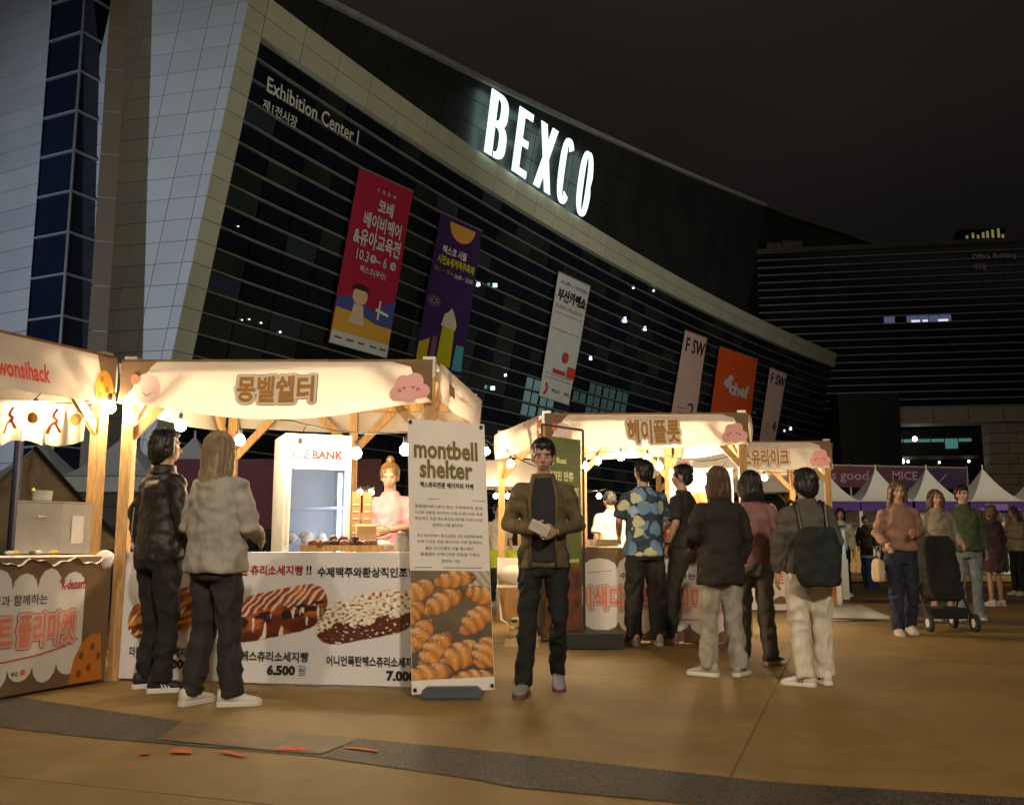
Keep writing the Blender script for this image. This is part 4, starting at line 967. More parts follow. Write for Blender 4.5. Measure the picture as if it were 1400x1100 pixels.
def croissants(u, v):
    col = mixc(srgb(112, 96, 74), srgb(70, 58, 44), v + .4 * nz_(u * 4, v * 4)); asp = 1.55
    if u > .72 and v < .16: col = mixc(srgb(190, 180, 160), srgb(150, 140, 120), math.sin((u - v) * 60) * .5 + .5)
    for k, (cx_, cy_, a, b, r_) in enumerate(CROI):
        dx, dy = u - cx_, (v - cy_) * asp * .9; c, s_ = math.cos(r_), math.sin(r_); x = (dx * c - dy * s_) / a; y = (dx * s_ + dy * c) / b
        y -= .25 * (1 - x * x) * -.4; d = x * x + y * y * (1 + .3 * x * x)
        if d < 1:
            st = math.sin(x * 13 + y * y * 3 + 1.2 * nz_(u * 5, v * 5, k)); hl = max(0, 1 - d) ** .5
            col = mixc(srgb(104, 48, 12), srgb(222, 150, 66), hl * .75 + .22 * st + .2 * nz_(u * 9, v * 9, k))
            col = mixc(col, srgb(232, 196, 150), max(0, (-y - .05)) * .7 * (0.5 + .5 * st)); 
            if nz_(u * 34, v * 44, k) > .34 and y < .1: col = mixc(col, srgb(240, 226, 205), .35)
            if d > .82: col = mixc(col, srgb(60, 36, 18), (d - .82) * 4)
    return col
raster(Bp, (.005, .555 + .01, .995, .952), 150, 180, croissants, 'croissant_picture', bcl, .003)
for u, v in ((.04, .012), (.96, .012), (.04, .985), (.97, .985)): MB().box(Bp.pt(u, v, .006), (.022, .012, .022)).build('clip', BLACKM, bs)
g_ = G(620, 948); MB().tube([(g_.x, 6.50, .06), PD(615, 760, 6.56), PD(610, 585, 6.54)], .012, 8).build('pole', BLACKM, bs)
for a, b in (((.05, .01), (.5, .35)), ((.95, .01), (.5, .35)), ((.06, .985), (.5, .72)), ((.95, .985), (.5, .72))):
    MB().tube([Bp.pt(*a, -.008), Bp.pt(*b, -.045)], .005, 5).build('stretcher', BLACKM, bs)
tray = MB(); p = G(618, 957)
for z, s_ in ((0, 1), (.045, .96), (.075, .80)):
    pass
tray.loft([[Vector((p.x + x * s_, p.y + .12 + y * s_, z)) for x, y in ((-.20, -.13), (.19, -.13), (.20, .13), (-.20, .13))] for z, s_ in ((.0, .96), (.02, 1), (.06, .97), (.08, .82))])
tray.build('base_tank', mat('slate_blue_plastic', (.06, .07, .09), .45), bs)

# ---- glass door fridge
fr_l, fr_r = Vector((PD(385, 742, 8.1).x, 8.1, 0)), None
fx = Vector((.53, .22, 0)); fyv = Vector((-.22, .53, 0)).normalized() * .58
FH = 1.93
fridge = thing('display_fridge', 'tall white glass door display fridge glowing inside the second stall', 'fridge', fr_l)
def fb(u, d, z): return fr_l + fx * u + fyv * d + Vector((0, 0, z))
def fbox(u0, u1, d0, d1, z0, z1): 
    q = [fb(u0, d0, z0), fb(u1, d0, z0), fb(u1, d1, z0), fb(u0, d1, z0), fb(u0, d0, z1), fb(u1, d0, z1), fb(u1, d1, z1), fb(u0, d1, z1)]
    return MB().add(q, [(3, 2, 1, 0), (4, 5, 6, 7), (0, 1, 5, 4), (1, 2, 6, 5), (2, 3, 7, 6), (3, 0, 4, 7)])
fbox(0, .04, .04, 1, .05, FH).build('side_panel', WHITEP, fridge); fbox(.96, 1, .04, 1, .05, FH).build('side_panel', WHITEP, fridge)
fbox(.04, .96, .94, 1, .05, FH).build('back_panel', WHITEP, fridge); fbox(.04, .96, .04, .94, FH - .06, FH).build('top_panel', WHITEP, fridge); fbox(.04, .96, .04, .94, .05, .45).build('plinth', WHITEP, fridge)
hd = fbox(0, 1, -.03, .04, FH - .30, FH).build('header', mat('lit_header', (.8, .8, .78), .4, emit=(1, .97, .86), es=.02), fridge)
Hp = Patch.quad(fb(0, -.03, FH), fb(1, -.03, FH), fb(1, -.03, FH - .30), fb(0, -.03, FH - .30))
Hp.text(MB(), 'ICE BANK', .10, .46, .88, .72, .004, .055).build('lettering', flat(srgb(96, 40, 48)), hd)
fbox(0, .10, -.03, .04, .45, FH - .30).build('door_frame', WHITEP, fridge); fbox(.92, 1, -.03, .04, .45, FH - .30).build('door_frame', WHITEP, fridge); fbox(.1, .92, -.03, .04, .45, .50).build('door_frame', WHITEP, fridge)
fbox(.045, .075, -.09, -.03, 1.0, 1.45).build('handle', STEEL, fridge)
gm = bpy.data.materials.new('clear_glass'); gm.use_nodes = True; bb = gm.node_tree.nodes['Principled BSDF']; bb.inputs['Transmission Weight'].default_value = 1; bb.inputs['Roughness'].default_value = .02; bb.inputs['IOR'].default_value = 1.1; bb.inputs['Base Color'].default_value = (.95, .98, 1, 1)
fbox(.10, .92, -.012, -.006, .50, FH - .30).build('glass_door', gm, fridge)
fbox(.83, .88, .05, .08, .52, FH - .33).build('light_tube', mat('cool_tube', (1, 1, 1), .4, emit=(.72, .80, 1), es=75), fridge)
shm = mat('fridge_shelf', (.55, .58, .62), .4)
for z in (.72, .98, 1.30): fbox(.05, .95, .12, .92, z, z + .012).build('shelf', shm, fridge)
bagm = mat('bread_bag_film', (.60, .50, .42), .25, nscale=18, namt=.45, bump=.6, bscale=22)
for i, (u, z, s_) in enumerate([(.2, 1.0, 1), (.42, 1.0, 1.1), (.66, 1.0, .95), (.25, .735, 1.1), (.5, .735, 1), (.72, .735, 1.2)]):
    b = MB().ell(fb(u, .35, z + .055 * s_), (.055 * s_, .045, .055 * s_), 10, 8); n0 = len(b.v)
    b.v = [(x + .02 * nz_(x * 30, y * 30, z_ * 30), y + .01 * nz_(x * 30, z_ * 30, 2), z_ + .028 * nz_(z_ * 26, x * 30, 1) - .012) for x, y, z_ in b.v]
    sh_ = ['lower', 'middle'][i < 3]; tag(b.build('bread_bag', bagm, smooth=True), ['bagged bread at the left of the %s fridge shelf', 'bagged bread in the centre of the %s fridge shelf', 'bagged bread at the right of the %s fridge shelf'][i % 3] % sh_, 'bread', 'bagged breads on the fridge shelves')

# ---- wooden tray with small breads
cz = .935
tl, tr_ = PD(416, 757, 7.12), PD(518, 757, 7.02)
tc_ = (tl + tr_) / 2; tw_ = (tr_ - tl).length
wt = thing('wooden_tray', 'wooden serving tray of dark baked buns on the white counter', 'tray', (tc_.x, tc_.y, cz))
MB().box((tc_.x, 7.12, cz + .012), (tw_, .24, .016)).build('base', WOODD, wt); MB().box((tc_.x, 7.0, cz + .027), (tw_, .014, .046)).build('side', WOOD, wt); MB().box((tc_.x, 7.24, cz + .027), (tw_, .014, .046)).build('side', WOOD, wt)
for s_ in (-1, 1): MB().box((tc_.x + s_ * (tw_ / 2 - .007), 7.12, cz + .027), (.014, .226, .046)).build('side', WOOD, wt)
bun = mat('baked_crust', (.20, .075, .025), .45, nscale=30, namt=.5, bump=.5, bscale=60); bun2 = mat('dark_baked_crust', (.09, .035, .018), .45, nscale=30, namt=.5, bump=.5, bscale=60)
bl_ = [(.10, 0, .03, bun), (.20, .0, .024, bun2), (.31, -.02, .026, bun2), (.40, 0, .03, bun2), (.52, -.01, .028, bun), (.62, 0, .03, bun2), (.73, 0, .03, bun2), (.83, -.01, .026, bun), (.92, 0, .03, bun), (.36, .03, .062, bun2), (.50, .02, .058, bun), (.66, .02, .062, bun2), (.56, -.05, .028, bun), (.24, -.06, .026, bun)]
for i, (u, y, z, m_) in enumerate(bl_):
    x = tc_.x + (u - .5) * tw_ * .94; r = Matrix.Rotation(i * 1.3, 3, 'Z')
    b = MB().ell((x, 7.10 + y * 1.6, cz + .034 + z), (.040, .032, .028), 12, 8, r)
    b.v = [(a + .003 * nz_(a * 50, b2 * 50, c * 50), b2, c + .003 * nz_(c * 60, a * 60, 2)) for a, b2, c in b.v]
    tag(b.build('bun', m_, smooth=True), 'small dark baked bun heaped with others on the wooden tray', 'bun', 'baked buns heaped on the wooden tray')
# counter clutter of the second stall
def crate(name, label, cat, c, d, m, rz=0, lid=False, flaps=False):
    t = thing(name, label, cat, c); R_ = Matrix.Rotation(rz, 3, 'Z'); w_, dp, h = d; tk = .006
    for x, y, a, b in ((0, -dp / 2, w_, tk), (0, dp / 2, w_, tk), (-w_ / 2, 0, tk, dp - tk), (w_ / 2, 0, tk, dp - tk)):
        MB().box(Vector(c) + R_ @ Vector((x, y, h / 2)), (a, b, h), R_).build('side_panel', m, t)
    MB().box(Vector(c) + Vector((0, 0, .004)), (w_ - tk, dp - tk, .006), R_).build('bottom_panel', m, t)
    if lid: MB().box(Vector(c) + Vector((0, 0, h + .004)), (w_ + .004, dp + .004, .007), R_).build('lid', m, t)
    if flaps:
        MB().beam(Vector(c) + R_ @ Vector((0, -dp / 2, h)), Vector(c) + R_ @ Vector((0, -dp / 2 - .08, h + .06)), w_, .004).build('flap', m, t); MB().beam(Vector(c) + R_ @ Vector((0, dp / 2, h)), Vector(c) + R_ @ Vector((0, dp / 2 + .06, h + .08)), w_, .004).build('flap', m, t)
    return t
card = mat('cardboard', (.38, .22, .09), .8, nscale=6, namt=.12); kraft = mat('kraft_paper', (.50, .34, .17), .8, nscale=6, namt=.1)
MB2 = PD(498, 742, 8.3)
crate('cardboard_box', 'open kraft takeout box standing beside the pink vendor', 'box', (PD(500, 735, 7.6).x, 7.6, .94), (.15, .12, .13), kraft, .2, flaps=True)
rk = thing('menu_rack', 'small upright menu rack of two framed cards behind the takeout box', 'rack', (PD(495, 742, 8.0).x, 7.9, .94))
tb_h = PD(495, 672, 7.9).z
for x0, x1 in ((481, 493), (496, 508)):
    a, b = PD(x0, 700, 7.9), PD(x1, 700, 7.9); cx_ = (a.x + b.x) / 2; w_ = b.x - a.x
    MB().box((cx_, 7.9, (.94 + tb_h) / 2), (w_, .02, tb_h - .94)).build('board', card, rk)
    for zz in (.3, .42, .54, .66, .78): MB().box((cx_, 7.888, .94 + (tb_h - .94) * zz), (w_ * .7, .004, .008)).build('line_print', CR, rk)
MB().box((PD(495, 700, 7.9).x, 7.93, .95), (.24, .12, .02)).build('base', WOODD, rk)
# white paper stack / bags
for x, lab, w_ in ((520, 'crumpled white paper bag lying beside the takeout box', .20), (463, 'low white napkin pile behind the bun tray', .14)):
    c = Vector((PD(x, 740, 7.45).x, 7.45, .975)); b = MB().ell(c, (w_ / 2, .07, .045), 14, 10); b.v = [(a + .012 * nz_(a * 18, b2 * 18, c_ * 18), b2, max(.936, c_ + .012 * nz_(c_ * 30, a * 25, 2))) for a, b2, c_ in b.v]
    tag(b.build('paper_bag', CLOTHW, smooth=True), lab, 'paper bag')
jar = thing('white_jar', 'rounded white lidded jar at the right end of the white counter', 'jar', (PD(549, 742, 6.95).x, 6.95, .935))
jx = PD(549, 742, 6.95).x; MB().lathe((jx, 6.95, .935), [(.04, 0), (.048, .02), (.048, .09), (.03, .115), (.03, .12)], 16).build('body', WHITEPL, jar, smooth=True); MB().lathe((jx, 6.95, 1.056), [(.033, 0), (.033, .02), (.02, .028)], 14).build('lid', WHITEPL, jar, smooth=True)

# ---- left stall: steel box, clear cup, bunting, snacks
def along(s_, d_=0, z=0): return Ar + dirr * s_ + Vector((-.923, .385, 0)) * d_ + Vector((0, 0, z))
sb = thing('steel_box', 'shiny stainless steel box on the brown counter with a white paper square', 'box', (-3.3, 6.9, .92))
e0 = PD(82, 745, 6.95); eL = PD(20, 745, 6.75); eR = PD(123, 745, 7.12)
z0_, z1_ = .925, PD(82, 688, 6.95).z
el = Vector((eL.x, eL.y, 0)); em = Vector((e0.x, e0.y, 0)); er = Vector((eR.x, eR.y, 0)); bkk = el + er - em + Vector((-.1, .1, 0))
R0 = [el, em, er, er + (el - em) * .8 + Vector((0, .2, 0)), bkk]
R0 = [el, em, er, el + (er - em)]
mb = MB(); mb.loft([[Vector((p.x, p.y, z)) for p in R0] for z in (z0_, z1_)]); mb.build('body', STEEL, sb)
mb = MB(); mb.loft([[Vector((p.x, p.y, z)) for p in R0] for z in (z1_ + .004, z1_ + .014)]); mb.build('lid', STEEL, sb)
Fp = Patch.quad(Vector((em.x, em.y, z1_)), Vector((er.x, er.y, z1_)), Vector((er.x, er.y, z0_)), Vector((em.x, em.y, z0_)))
Fp.rect(MB(), .34, .24, .74, .80, .006).build('paper', CLOTHW, sb)
Fl = Patch.quad(Vector((el.x, el.y, z1_)), Vector((em.x, em.y, z1_)), Vector((em.x, em.y, z0_)), Vector((el.x, el.y, z0_)))
MB().tube([Fl.pt(.42, .27, .004), Fl.pt(.44, .27, .03), Fl.pt(.60, .27, .03), Fl.pt(.62, .27, .004)], .006, 6).build('handle', STEEL, sb)
Fl.rect(MB(), .44, .36, .60, .46, .008).build('latch', STEEL, sb)
cupm = mat('smoky_clear_plastic', (.55, .55, .5), .1, spec=.8, nscale=6, namt=.2)
cu_ = thing('clear_container', 'clear plastic tub with a yellow tool standing on the steel box', 'container', (PD(55, 688, 6.95).x, 7.05, z1_ + .014))
cxx = PD(57, 688, 7.0).x; MB().lathe((cxx, 7.0, z1_ + .016), [(.062, 0), (.066, .02), (.070, .075), (.072, .078), (.066, .078), (.060, .02), (.058, .012)], 18).build('body', cupm, cu_, smooth=True)
MB().tube([(cxx - .03, 7.0, z1_ + .03), (cxx - .075, 7.0, z1_ + .11)], [.01, .014], 8).build('tool', flat(srgb(190, 190, 40)), cu_)
snm = flat(srgb(235, 200, 90)); 
for i in range(9):
    p = along(.42 + .09 * i, .10 + .05 * (i % 2), .925); b = MB().ell(p + Vector((0, 0, .012)), (.032, .024, .013), 10, 6, Matrix.Rotation(i, 3, 'Z'))
    tag(b.build('snack_pack', [snm, CLOTHW, GRY][i % 3], smooth=True), 'small wrapped snack lying on the white cloth of the left counter', 'snack', 'wrapped snacks on the left counter')
knot = MB().ell(along(.05, .0, .88), (.075, .06, .07), 14, 10); knot.v = [(a + .02 * nz_(a * 20, b * 20, c * 20), b + .015 * nz_(b * 20, c * 20, 5), c + .02 * nz_(c * 20, a * 20, 9)) for a, b, c in knot.v]
knot.build('cloth_knot', CLOTHW, ct1, smooth=True)
bt_ = thing('fabric_bunting', 'warm lit strip of four printed cloth flags hanging in the left stall', 'bunting', PD(50, 550, 6.9))
ba, bb_ = PD(-30, 546, 6.7), PD(119, 550, 7.05)
MB().tube([ba, ba.lerp(bb_, .5) + Vector((0, 0, -.02)), bb_, PD(134, 549, 7.12)], .005, 5).build('cord', CLOTHW, bt_)
lit_cloth = mat('thin_white_flag', (.80, .72, .60), .85, trans=.5, nscale=5, namt=.08)
for k in range(5):
    u0, u1 = k / 5 + .004, (k + 1) / 5 - .004
    P_ = Patch(lambda u, v, u0=u0, u1=u1, k=k: (lambda p: Vector((p.x + .0, p.y + .02 * math.sin(u * 6 + k) * v, p.z - (.31 + .02 * math.sin(k * 2 + u * 3)) * v)))(ba.lerp(bb_, u0 + (u1 - u0) * u)))
    f_ = MB().grid(lambda u, v: P_.pt(u, v), 8, 10).build('flag', lit_cloth, bt_, smooth=True)
    if k % 2: P_.line(MB(), [(.62, .16), (.42, .34), (.66, .44), (.38, .54), (.24, .76)], .15, .006).build('flag_print', flat(srgb(226, 90, 40)), f_); P_.line(MB(), [(.5, .44), (.78, .70)], .13, .006).build('flag_print', flat(srgb(226, 90, 40)), f_)
    else: P_.disc(MB(), .5, .42, .26, .15, .006).build('flag_print', flat(srgb(236, 170, 80)), f_); P_.line(MB(), [(.5, .26), (.62, .18)], .06, .006).build('flag_print', flat(srgb(190, 90, 40)), f_)
    for m_i in range(7): P_.line(MB(), [(.05 + .14 * m_i, .96), (.05 + .14 * m_i + .05, 1.0 - .0)], .02, .006).build('fringe', flat((.5, .42, .34)), f_)

# ---- green sign board of the third stall
sg = thing('sign_board', 'tall green sign board in a black steel frame behind the walking man', 'sign', G(770, 880))
SY = 9.95
s4 = [PD(741, 580, SY), PD(797, 588, SY - .15), PD(799, 870, SY - .15), PD(741, 876, SY)]
Sp = Patch.quad(*s4)
for a, b in ((0, 1), (1, 2), (2, 3), (3, 0)): MB().beam(s4[a], s4[b], .025, .025).build('frame_bar', BLACKM, sg)
Gp = Patch.quad(*[Sp.pt(*p, -.005) for p in ((.10, .05), (.93, .05), (.93, .98), (.10, .98))])
gr_ = MB().loft([[Gp.pt(u, v, o) for u, v in ((0, 0), (1, 0), (1, 1), (0, 1))] for o in (0, -.02)]).build('board', mat('olive_green_board', srgb(74, 86, 24), .5, nscale=3, namt=.08), sg)
yel = flat(srgb(225, 222, 160))
Gp.text(MB(), 'hey float', .04, .105, .60, .145, .004, .03).build('lettering', yel, gr_)
Gp.text(MB(), '크리민 만쥬', .04, .175, .80, .225, .004, .03).build('lettering', yel, gr_); Gp.text(MB(), '디저트 전문점', .04, .255, .94, .305, .004, .03).build('lettering', yel, gr_)
Gp.text(MB(), '7,000원', .64, .415, .94, .44, .004, .012).build('lettering', yel, gr_); Gp.text(MB(), '8,000원', .64, .62, .94, .645, .004, .012).build('lettering', yel, gr_)
raster(Gp, (.0, .66, 1.0, .985), 40, 44, lambda u, v: mixc(srgb(50, 24, 12), srgb(120, 58, 24), .45 + .9 * nz_(u * 4, v * 5, 3)), 'food_picture', gr_, .004)
sbx = thing('weight_box', 'low black weight box under the green sign board', 'box', G(800, 885))
p0 = G(776, 888); 
MB().box((p0.x + .22, p0.y + .18, .075), (.62, .34, .13)).build('body', BLACKM, sbx); MB().box((p0.x + .22, p0.y + .18, .148), (.64, .36, .014)).build('lid', mat('dark_lid', (.03, .035, .025), .5), sbx)
# food display board leaning low on the ground
fbd = thing('food_board', 'slanting low display board with green and cream food models on the ground', 'display board', G(705, 880))
f4 = [PD(700, 856, 9.6), PD(728, 852, 9.5), PD(735, 876, 9.25), PD(688, 884, 9.05)]
f4 = [G(700, 868) + Vector((0, .3, .16)), G(732, 866) + Vector((0, .3, .20)), G(737, 884) + Vector((0, 0, .03)), G(689, 884) + Vector((0, 0, .03))]
MB().loft([f4, [p - Vector((0, 0, .03)) for p in f4]]).build('board', kraft, fbd); MB().beam(f4[0] - Vector((0, 0, .03)), (f4[0].x, f4[0].y, 0), .02).build('leg', WOODD, fbd); MB().beam(f4[1] - Vector((0, 0, .03)), (f4[1].x, f4[1].y, 0), .02).build('leg', WOODD, fbd)
Fpp = Patch.quad(*f4)
for i in range(4):
    for j in range(3):
        c = Fpp.pt(.14 + .24 * i, .2 + .3 * j) + Vector((0, 0, .015)); MB().ell(c, (.035, .05, .02), 8, 6).build('food_model', [flat(srgb(70, 110, 60)), flat(srgb(225, 215, 180)), flat(srgb(170, 120, 60))][(i + j) % 3], fbd, smooth=True)
# folding chair with bags, cardboard boxes behind
chw = mat('white_tube', (.7, .68, .62), .35)
ch = thing('folding_chair', 'white tube chair left of the walking man, loaded with a white bag', 'chair', G(693, 850))
c0_ = G(680, 852); X0, Y0 = c0_.x, c0_.y
for dx in (0, .38): MB().tube([(X0 + dx, Y0 + .35, .82), (X0 + dx, Y0 + .30, .45), (X0 + dx + .05, Y0 - .05, .05), (X0 + dx + .12, Y0 - .05, .012)], .012, 8).build('leg', chw, ch); MB().tube([(X0 + dx, Y0, .45), (X0 + dx, Y0 + .40, .012)], .012, 8).build('leg', chw, ch)
MB().box((X0 + .19, Y0 + .16, .46), (.40, .36, .03)).build('seat', WHITEPL, ch); MB().box((X0 + .19, Y0 + .36, .72), (.40, .025, .18)).build('backrest', WHITEPL, ch)
bg_ = MB().ell((X0 + .20, Y0 + .14, .60), (.20, .15, .125), 18, 14); bg_.v = [(a + .035 * nz_(a * 8, b * 8, c * 8), b + .03 * nz_(b * 8, c * 8, 5), c + .03 * nz_(c * 9, a * 9, 9)) for a, b, c in bg_.v]
tag(bg_.build('white_bag', CLOTHW, smooth=True), 'slumped white plastic bag resting on the tube chair seat', 'bag')
c = G(702, 846); crate('cardboard_box', 'lower cardboard box on the ground behind the tube chair', 'box', (c.x, c.y + .55, 0), (.34, .3, .36), card, .1, lid=True); crate('cardboard_box', 'upper cardboard box stacked on another behind the tube chair', 'box', (c.x - .02, c.y + .55, .372), (.30, .28, .30), kraft, -.1, lid=True)
gs = mat('lime_green_cloth', srgb(150, 165, 30), .8, nscale=3, namt=.1)
gt = thing('green_table', 'table under a lime green cloth seen beyond the wooden post', 'table', PD(690, 742, 14.2)); c = PD(697, 742, 14.2)
MB().box((c.x, 14.2, .88), (.9, .5, .03)).build('table_top', gs, gt); MB().grid(lambda u, v: Vector((c.x - .45 + .9 * u, 13.94 + .02 * math.sin(u * 20) * v, .895 - .25 * v)), 20, 3).build('cloth', gs, gt)
for sx_ in (-1, 1):
    for sy_ in (-1, 1): MB().box((c.x + sx_ * .4, 14.2 + sy_ * .2, .432), (.03, .03, .865)).build('leg', BLACKM, gt)
# third stall: trays, bags of sweets, red bottle, white notice board
cz3 = .955
def cx3(px, Y): return PD(px, 742, Y).x
tr3 = thing('display_tray', 'clear boxed display tray on the brown counter of the third stall', 'tray', (cx3(822, 10.9), 10.9, cz3)); x3 = cx3(824, 10.9)
MB().box((x3, 10.9, cz3 + .008), (.34, .22, .012)).build('base', WHITEPL, tr3)
for s_ in (-1, 1): MB().box((x3 + s_ * .165, 10.9, cz3 + .05), (.01, .22, .07)).build('side', WHITEPL, tr3)
MB().box((x3, 10.795, cz3 + .05), (.32, .01, .07)).build('side', mat('kraft_print', (.5, .36, .22), .6, nscale=20, namt=.4), tr3); MB().box((x3, 11.0, cz3 + .05), (.32, .01, .07)).build('side', WHITEPL, tr3)
rb = thing('red_bottle', 'red squeeze bottle between the two standing men', 'bottle', (cx3(908, 10.95), 10.95, cz3)); xx = cx3(908, 10.95)
RM = mat('red_plastic', (.6, .02, .02), .3); MB().lathe((xx, 10.95, cz3), [(.035, 0), (.038, .01), (.038, .15), (.018, .18)], 14).build('body', RM, rb, smooth=True); MB().lathe((xx, 10.95, cz3 + .181), [(.014, 0), (.006, .05)], 10).build('nozzle', RM, rb)
amb = mat('amber_wrapped_sweets', (.55, .24, .06), .25, nscale=26, namt=.9, bump=.8, bscale=40)
swt = mat('red_foil', (.45, .03, .02), .3, nscale=16, namt=.7)
for i, (px, w_, h_) in enumerate(((898, .07, .26), (913, .09, .30), (952, .09, .36), (964, .10, .42), (976, .08, .34))):
    xx = cx3(px, 11.0); b = MB().lathe((xx, 11.0 + .05 * (i % 2), cz3), [(w_ * .9, 0), (w_, .03), (w_ * .95, h_ * .6), (w_ * .55, h_ * .8), (w_ * .8, h_)], 14); b.v = [(a + .014 * nz_(a * 25, b_ * 25, c * 25), b_ + .01 * nz_(b_ * 25, c * 25, 3), c) for a, b_, c in b.v]
    tag(b.build('sweet_bag', amb if i != 2 else swt, smooth=True), ['slim amber bag of sweets nearest the blue shirted man', 'amber bag of sweets just right of the stall centre post', 'dark red foil bag behind the man in the black polo', 'tall amber bag of sweets right of the black polo', 'amber bag of sweets next to the woman with pale jeans'][i], 'sweets', 'shiny bags of sweets on the third counter')
nb = thing('notice_board', 'bright white notice board standing inside the third stall under the bulbs', 'board', (cx3(950, 12.4), 12.4, 1))
a_, b_ = PD(915, 640, 12.4), PD(1003, 690, 12.4)
MB().box(((a_.x + b_.x) / 2, 12.4, (a_.z + b_.z) / 2), (b_.x - a_.x, .03, a_.z - b_.z)).build('board', WHITEP, nb)
for s_ in (0, 1): MB().beam(((a_.x, b_.x)[s_] + (.03, -.03)[s_], 12.43, 0), ((a_.x, b_.x)[s_] + (.03, -.03)[s_], 12.43, b_.z + .1), .03).build('leg', WOOD, nb)
NP = Patch.quad(Vector((a_.x, 12.385, a_.z)), Vector((b_.x, 12.385, a_.z)), Vector((b_.x, 12.385, b_.z)), Vector((a_.x, 12.385, b_.z)))
for v in (.3, .45, .6): NP.line(MB(), [(.35, v), (.7, v)], .01, .004).build('print_line', GRY, nb)
rd = thing('orange_parasol_panel', 'orange red cloth panel standing behind the sweets bags', 'panel', (cx3(970, 12.1), 12.1, .9)); a_, b_ = PD(938, 678, 12.1), PD(990, 730, 12.1)
MB().grid(lambda u, v: Vector((a_.x + (b_.x - a_.x) * u, 12.1 + .03 * math.sin(u * 9), a_.z - (a_.z - .5) * v + .06 * math.sin(math.pi * u) * (1 - v))), 14, 8).build('cloth', mat('orange_red_cloth', (.45, .09, .02), .8), rd, smooth=True)
for xx in (a_.x, b_.x): MB().beam((xx, 12.14, 0), (xx, 12.14, a_.z), .03).build('pole', WOOD, rd)
pl = thing('potted_plant', 'small leafy green plant behind the man in the black polo', 'plant', (cx3(957, 11.6), 11.6, .955)); xx = cx3(957, 11.6)
MB().lathe((xx, 11.6, .955), [(.05, 0), (.07, .12), (.06, .12)], 12).build('pot', WHITEPL, pl)
lf = mat('leaf_green', (.06, .14, .025), .5); rng = random.Random(3)
MB().tube([(xx, 11.6, 1.05), (xx, 11.6, 1.22)], .012, 6).build('stem', lf, pl)
for i in range(26):
    a = rng.random() * 6.3; r = .05 + .12 * rng.random(); z = 1.16 + .22 * rng.random(); c = Vector((xx + r * math.cos(a), 11.6 + r * math.sin(a), z)); d = Vector((math.cos(a), math.sin(a), .5)).normalized() * .07; s_ = d.cross(Vector((0, 0, 1))).normalized() * .022
    MB().add([c - d, c + s_, c + d, c - s_, c + Vector((0, 0, .008))], [(0, 1, 4), (1, 2, 4), (2, 3, 4), (3, 0, 4)]).build('leaf', lf, pl)
# fourth stall: yellow crate and small things
c = PD(1078, 742, 14.9); crate('cash_box', 'small yellow wooden box on the farthest front counter', 'box', (c.x, 14.6, .955), (.26, .18, .14), mat('yellow_wood', (.55, .34, .05), .6), 0)
c = PD(1052, 742, 14.6); lp = thing('tablet_screen', 'small glowing tablet on the farthest front counter', 'screen', (c.x, 14.5, .955))
MB().box((c.x, 14.5, 1.04), (.20, .012, .14), Matrix.Rotation(-.3, 3, 'X')).build('casing', BLACKM, lp); MB().box((c.x, 14.488, 1.04), (.18, .004, .12), Matrix.Rotation(-.3, 3, 'X')).build('screen', mat('screen_glow', (.2, .3, .4), .3, emit=(.5, .7, 1), es=.9), lp); MB().box((c.x, 14.53, .965), (.12, .08, .012)).build('base', BLACKM, lp)
for i in range(5):
    c = PD(1092 + 9 * i, 742, 14.5); tg = thing('glass_bottle', ['clear bottle with brown label nearest the yellow box', 'clear bottle second from the yellow box', 'clear bottle third from the yellow box', 'clear bottle fourth from the yellow box', 'clear bottle at the right end of the far counter'][i], 'bottle', (c.x, 14.5, .955), 'bottles on the farthest front counter')
    MB().lathe((c.x, 14.5, .957), [(.028, 0), (.032, .01), (.032, .11), (.012, .15), (.012, .18)], 10).build('body', cupm, tg, smooth=True); MB().lathe((c.x, 14.5, .99), [(.0335, 0), (.0335, .06)], 10).build('label_band', card, tg)

# ---- right: lectern, lit podium, bin
lc = thing('lectern', 'plain light wooden lectern box right of the farthest front stall', 'lectern', G(1169, 781)); a = PD(1159, 780, 20); b = PD(1180, 780, 20); ga = G(1169, 783)
Yl = ga.y; xa, xb = PD(1158, 742, Yl).x, PD(1180, 742, Yl).x; zt_ = PD(1169, 727, Yl).z
MB().box(((xa + xb) / 2, Yl + .25, zt_ / 2), (xb - xa, .5, zt_ - .03)).build('body', WOOD, lc); MB().box(((xa + xb) / 2, Yl + .25, zt_), (xb - xa + .04, .54, .03)).build('top', kraft, lc)
MB().box((xa + (xb - xa) * .5, Yl - .004, zt_ / 2), (.012, .01, zt_ - .1)).build('batten', WOODD, lc)
pd = thing('podium', 'white podium with a small blue lit screen beside the lectern', 'podium', G(1145, 800)); Yp = 17.0; xa, xb = PD(1118, 742, Yp).x, PD(1158, 742, Yp).x
MB().box(((xa + xb) / 2, Yp + .3, .36), (xb - xa, .6, .72)).build('body', WHITEP, pd); MB().box((xb - .13, Yp + .2, 1.0), (.24, .3, .56)).build('screen_housing', WHITEP, pd)
MB().box((xb - .13, Yp + .04, 1.0), (.18, .02, .40)).build('screen', mat('podium_screen', (.2, .3, .35), .3, emit=(.35, .55, .72), es=.45), pd); MB().beam((xb - .2, Yp + .1, 1.28), (xb - .02, Yp + .1, 1.30), .3, .02).build('lid', BLACKM, pd)
bn = thing('blue_bin', 'blue square bin with a pale top behind the woman carrying bags', 'bin', G(1190, 790)); Yb = 21.5; xa, xb = PD(1183, 742, Yb).x, PD(1200, 742, Yb).x
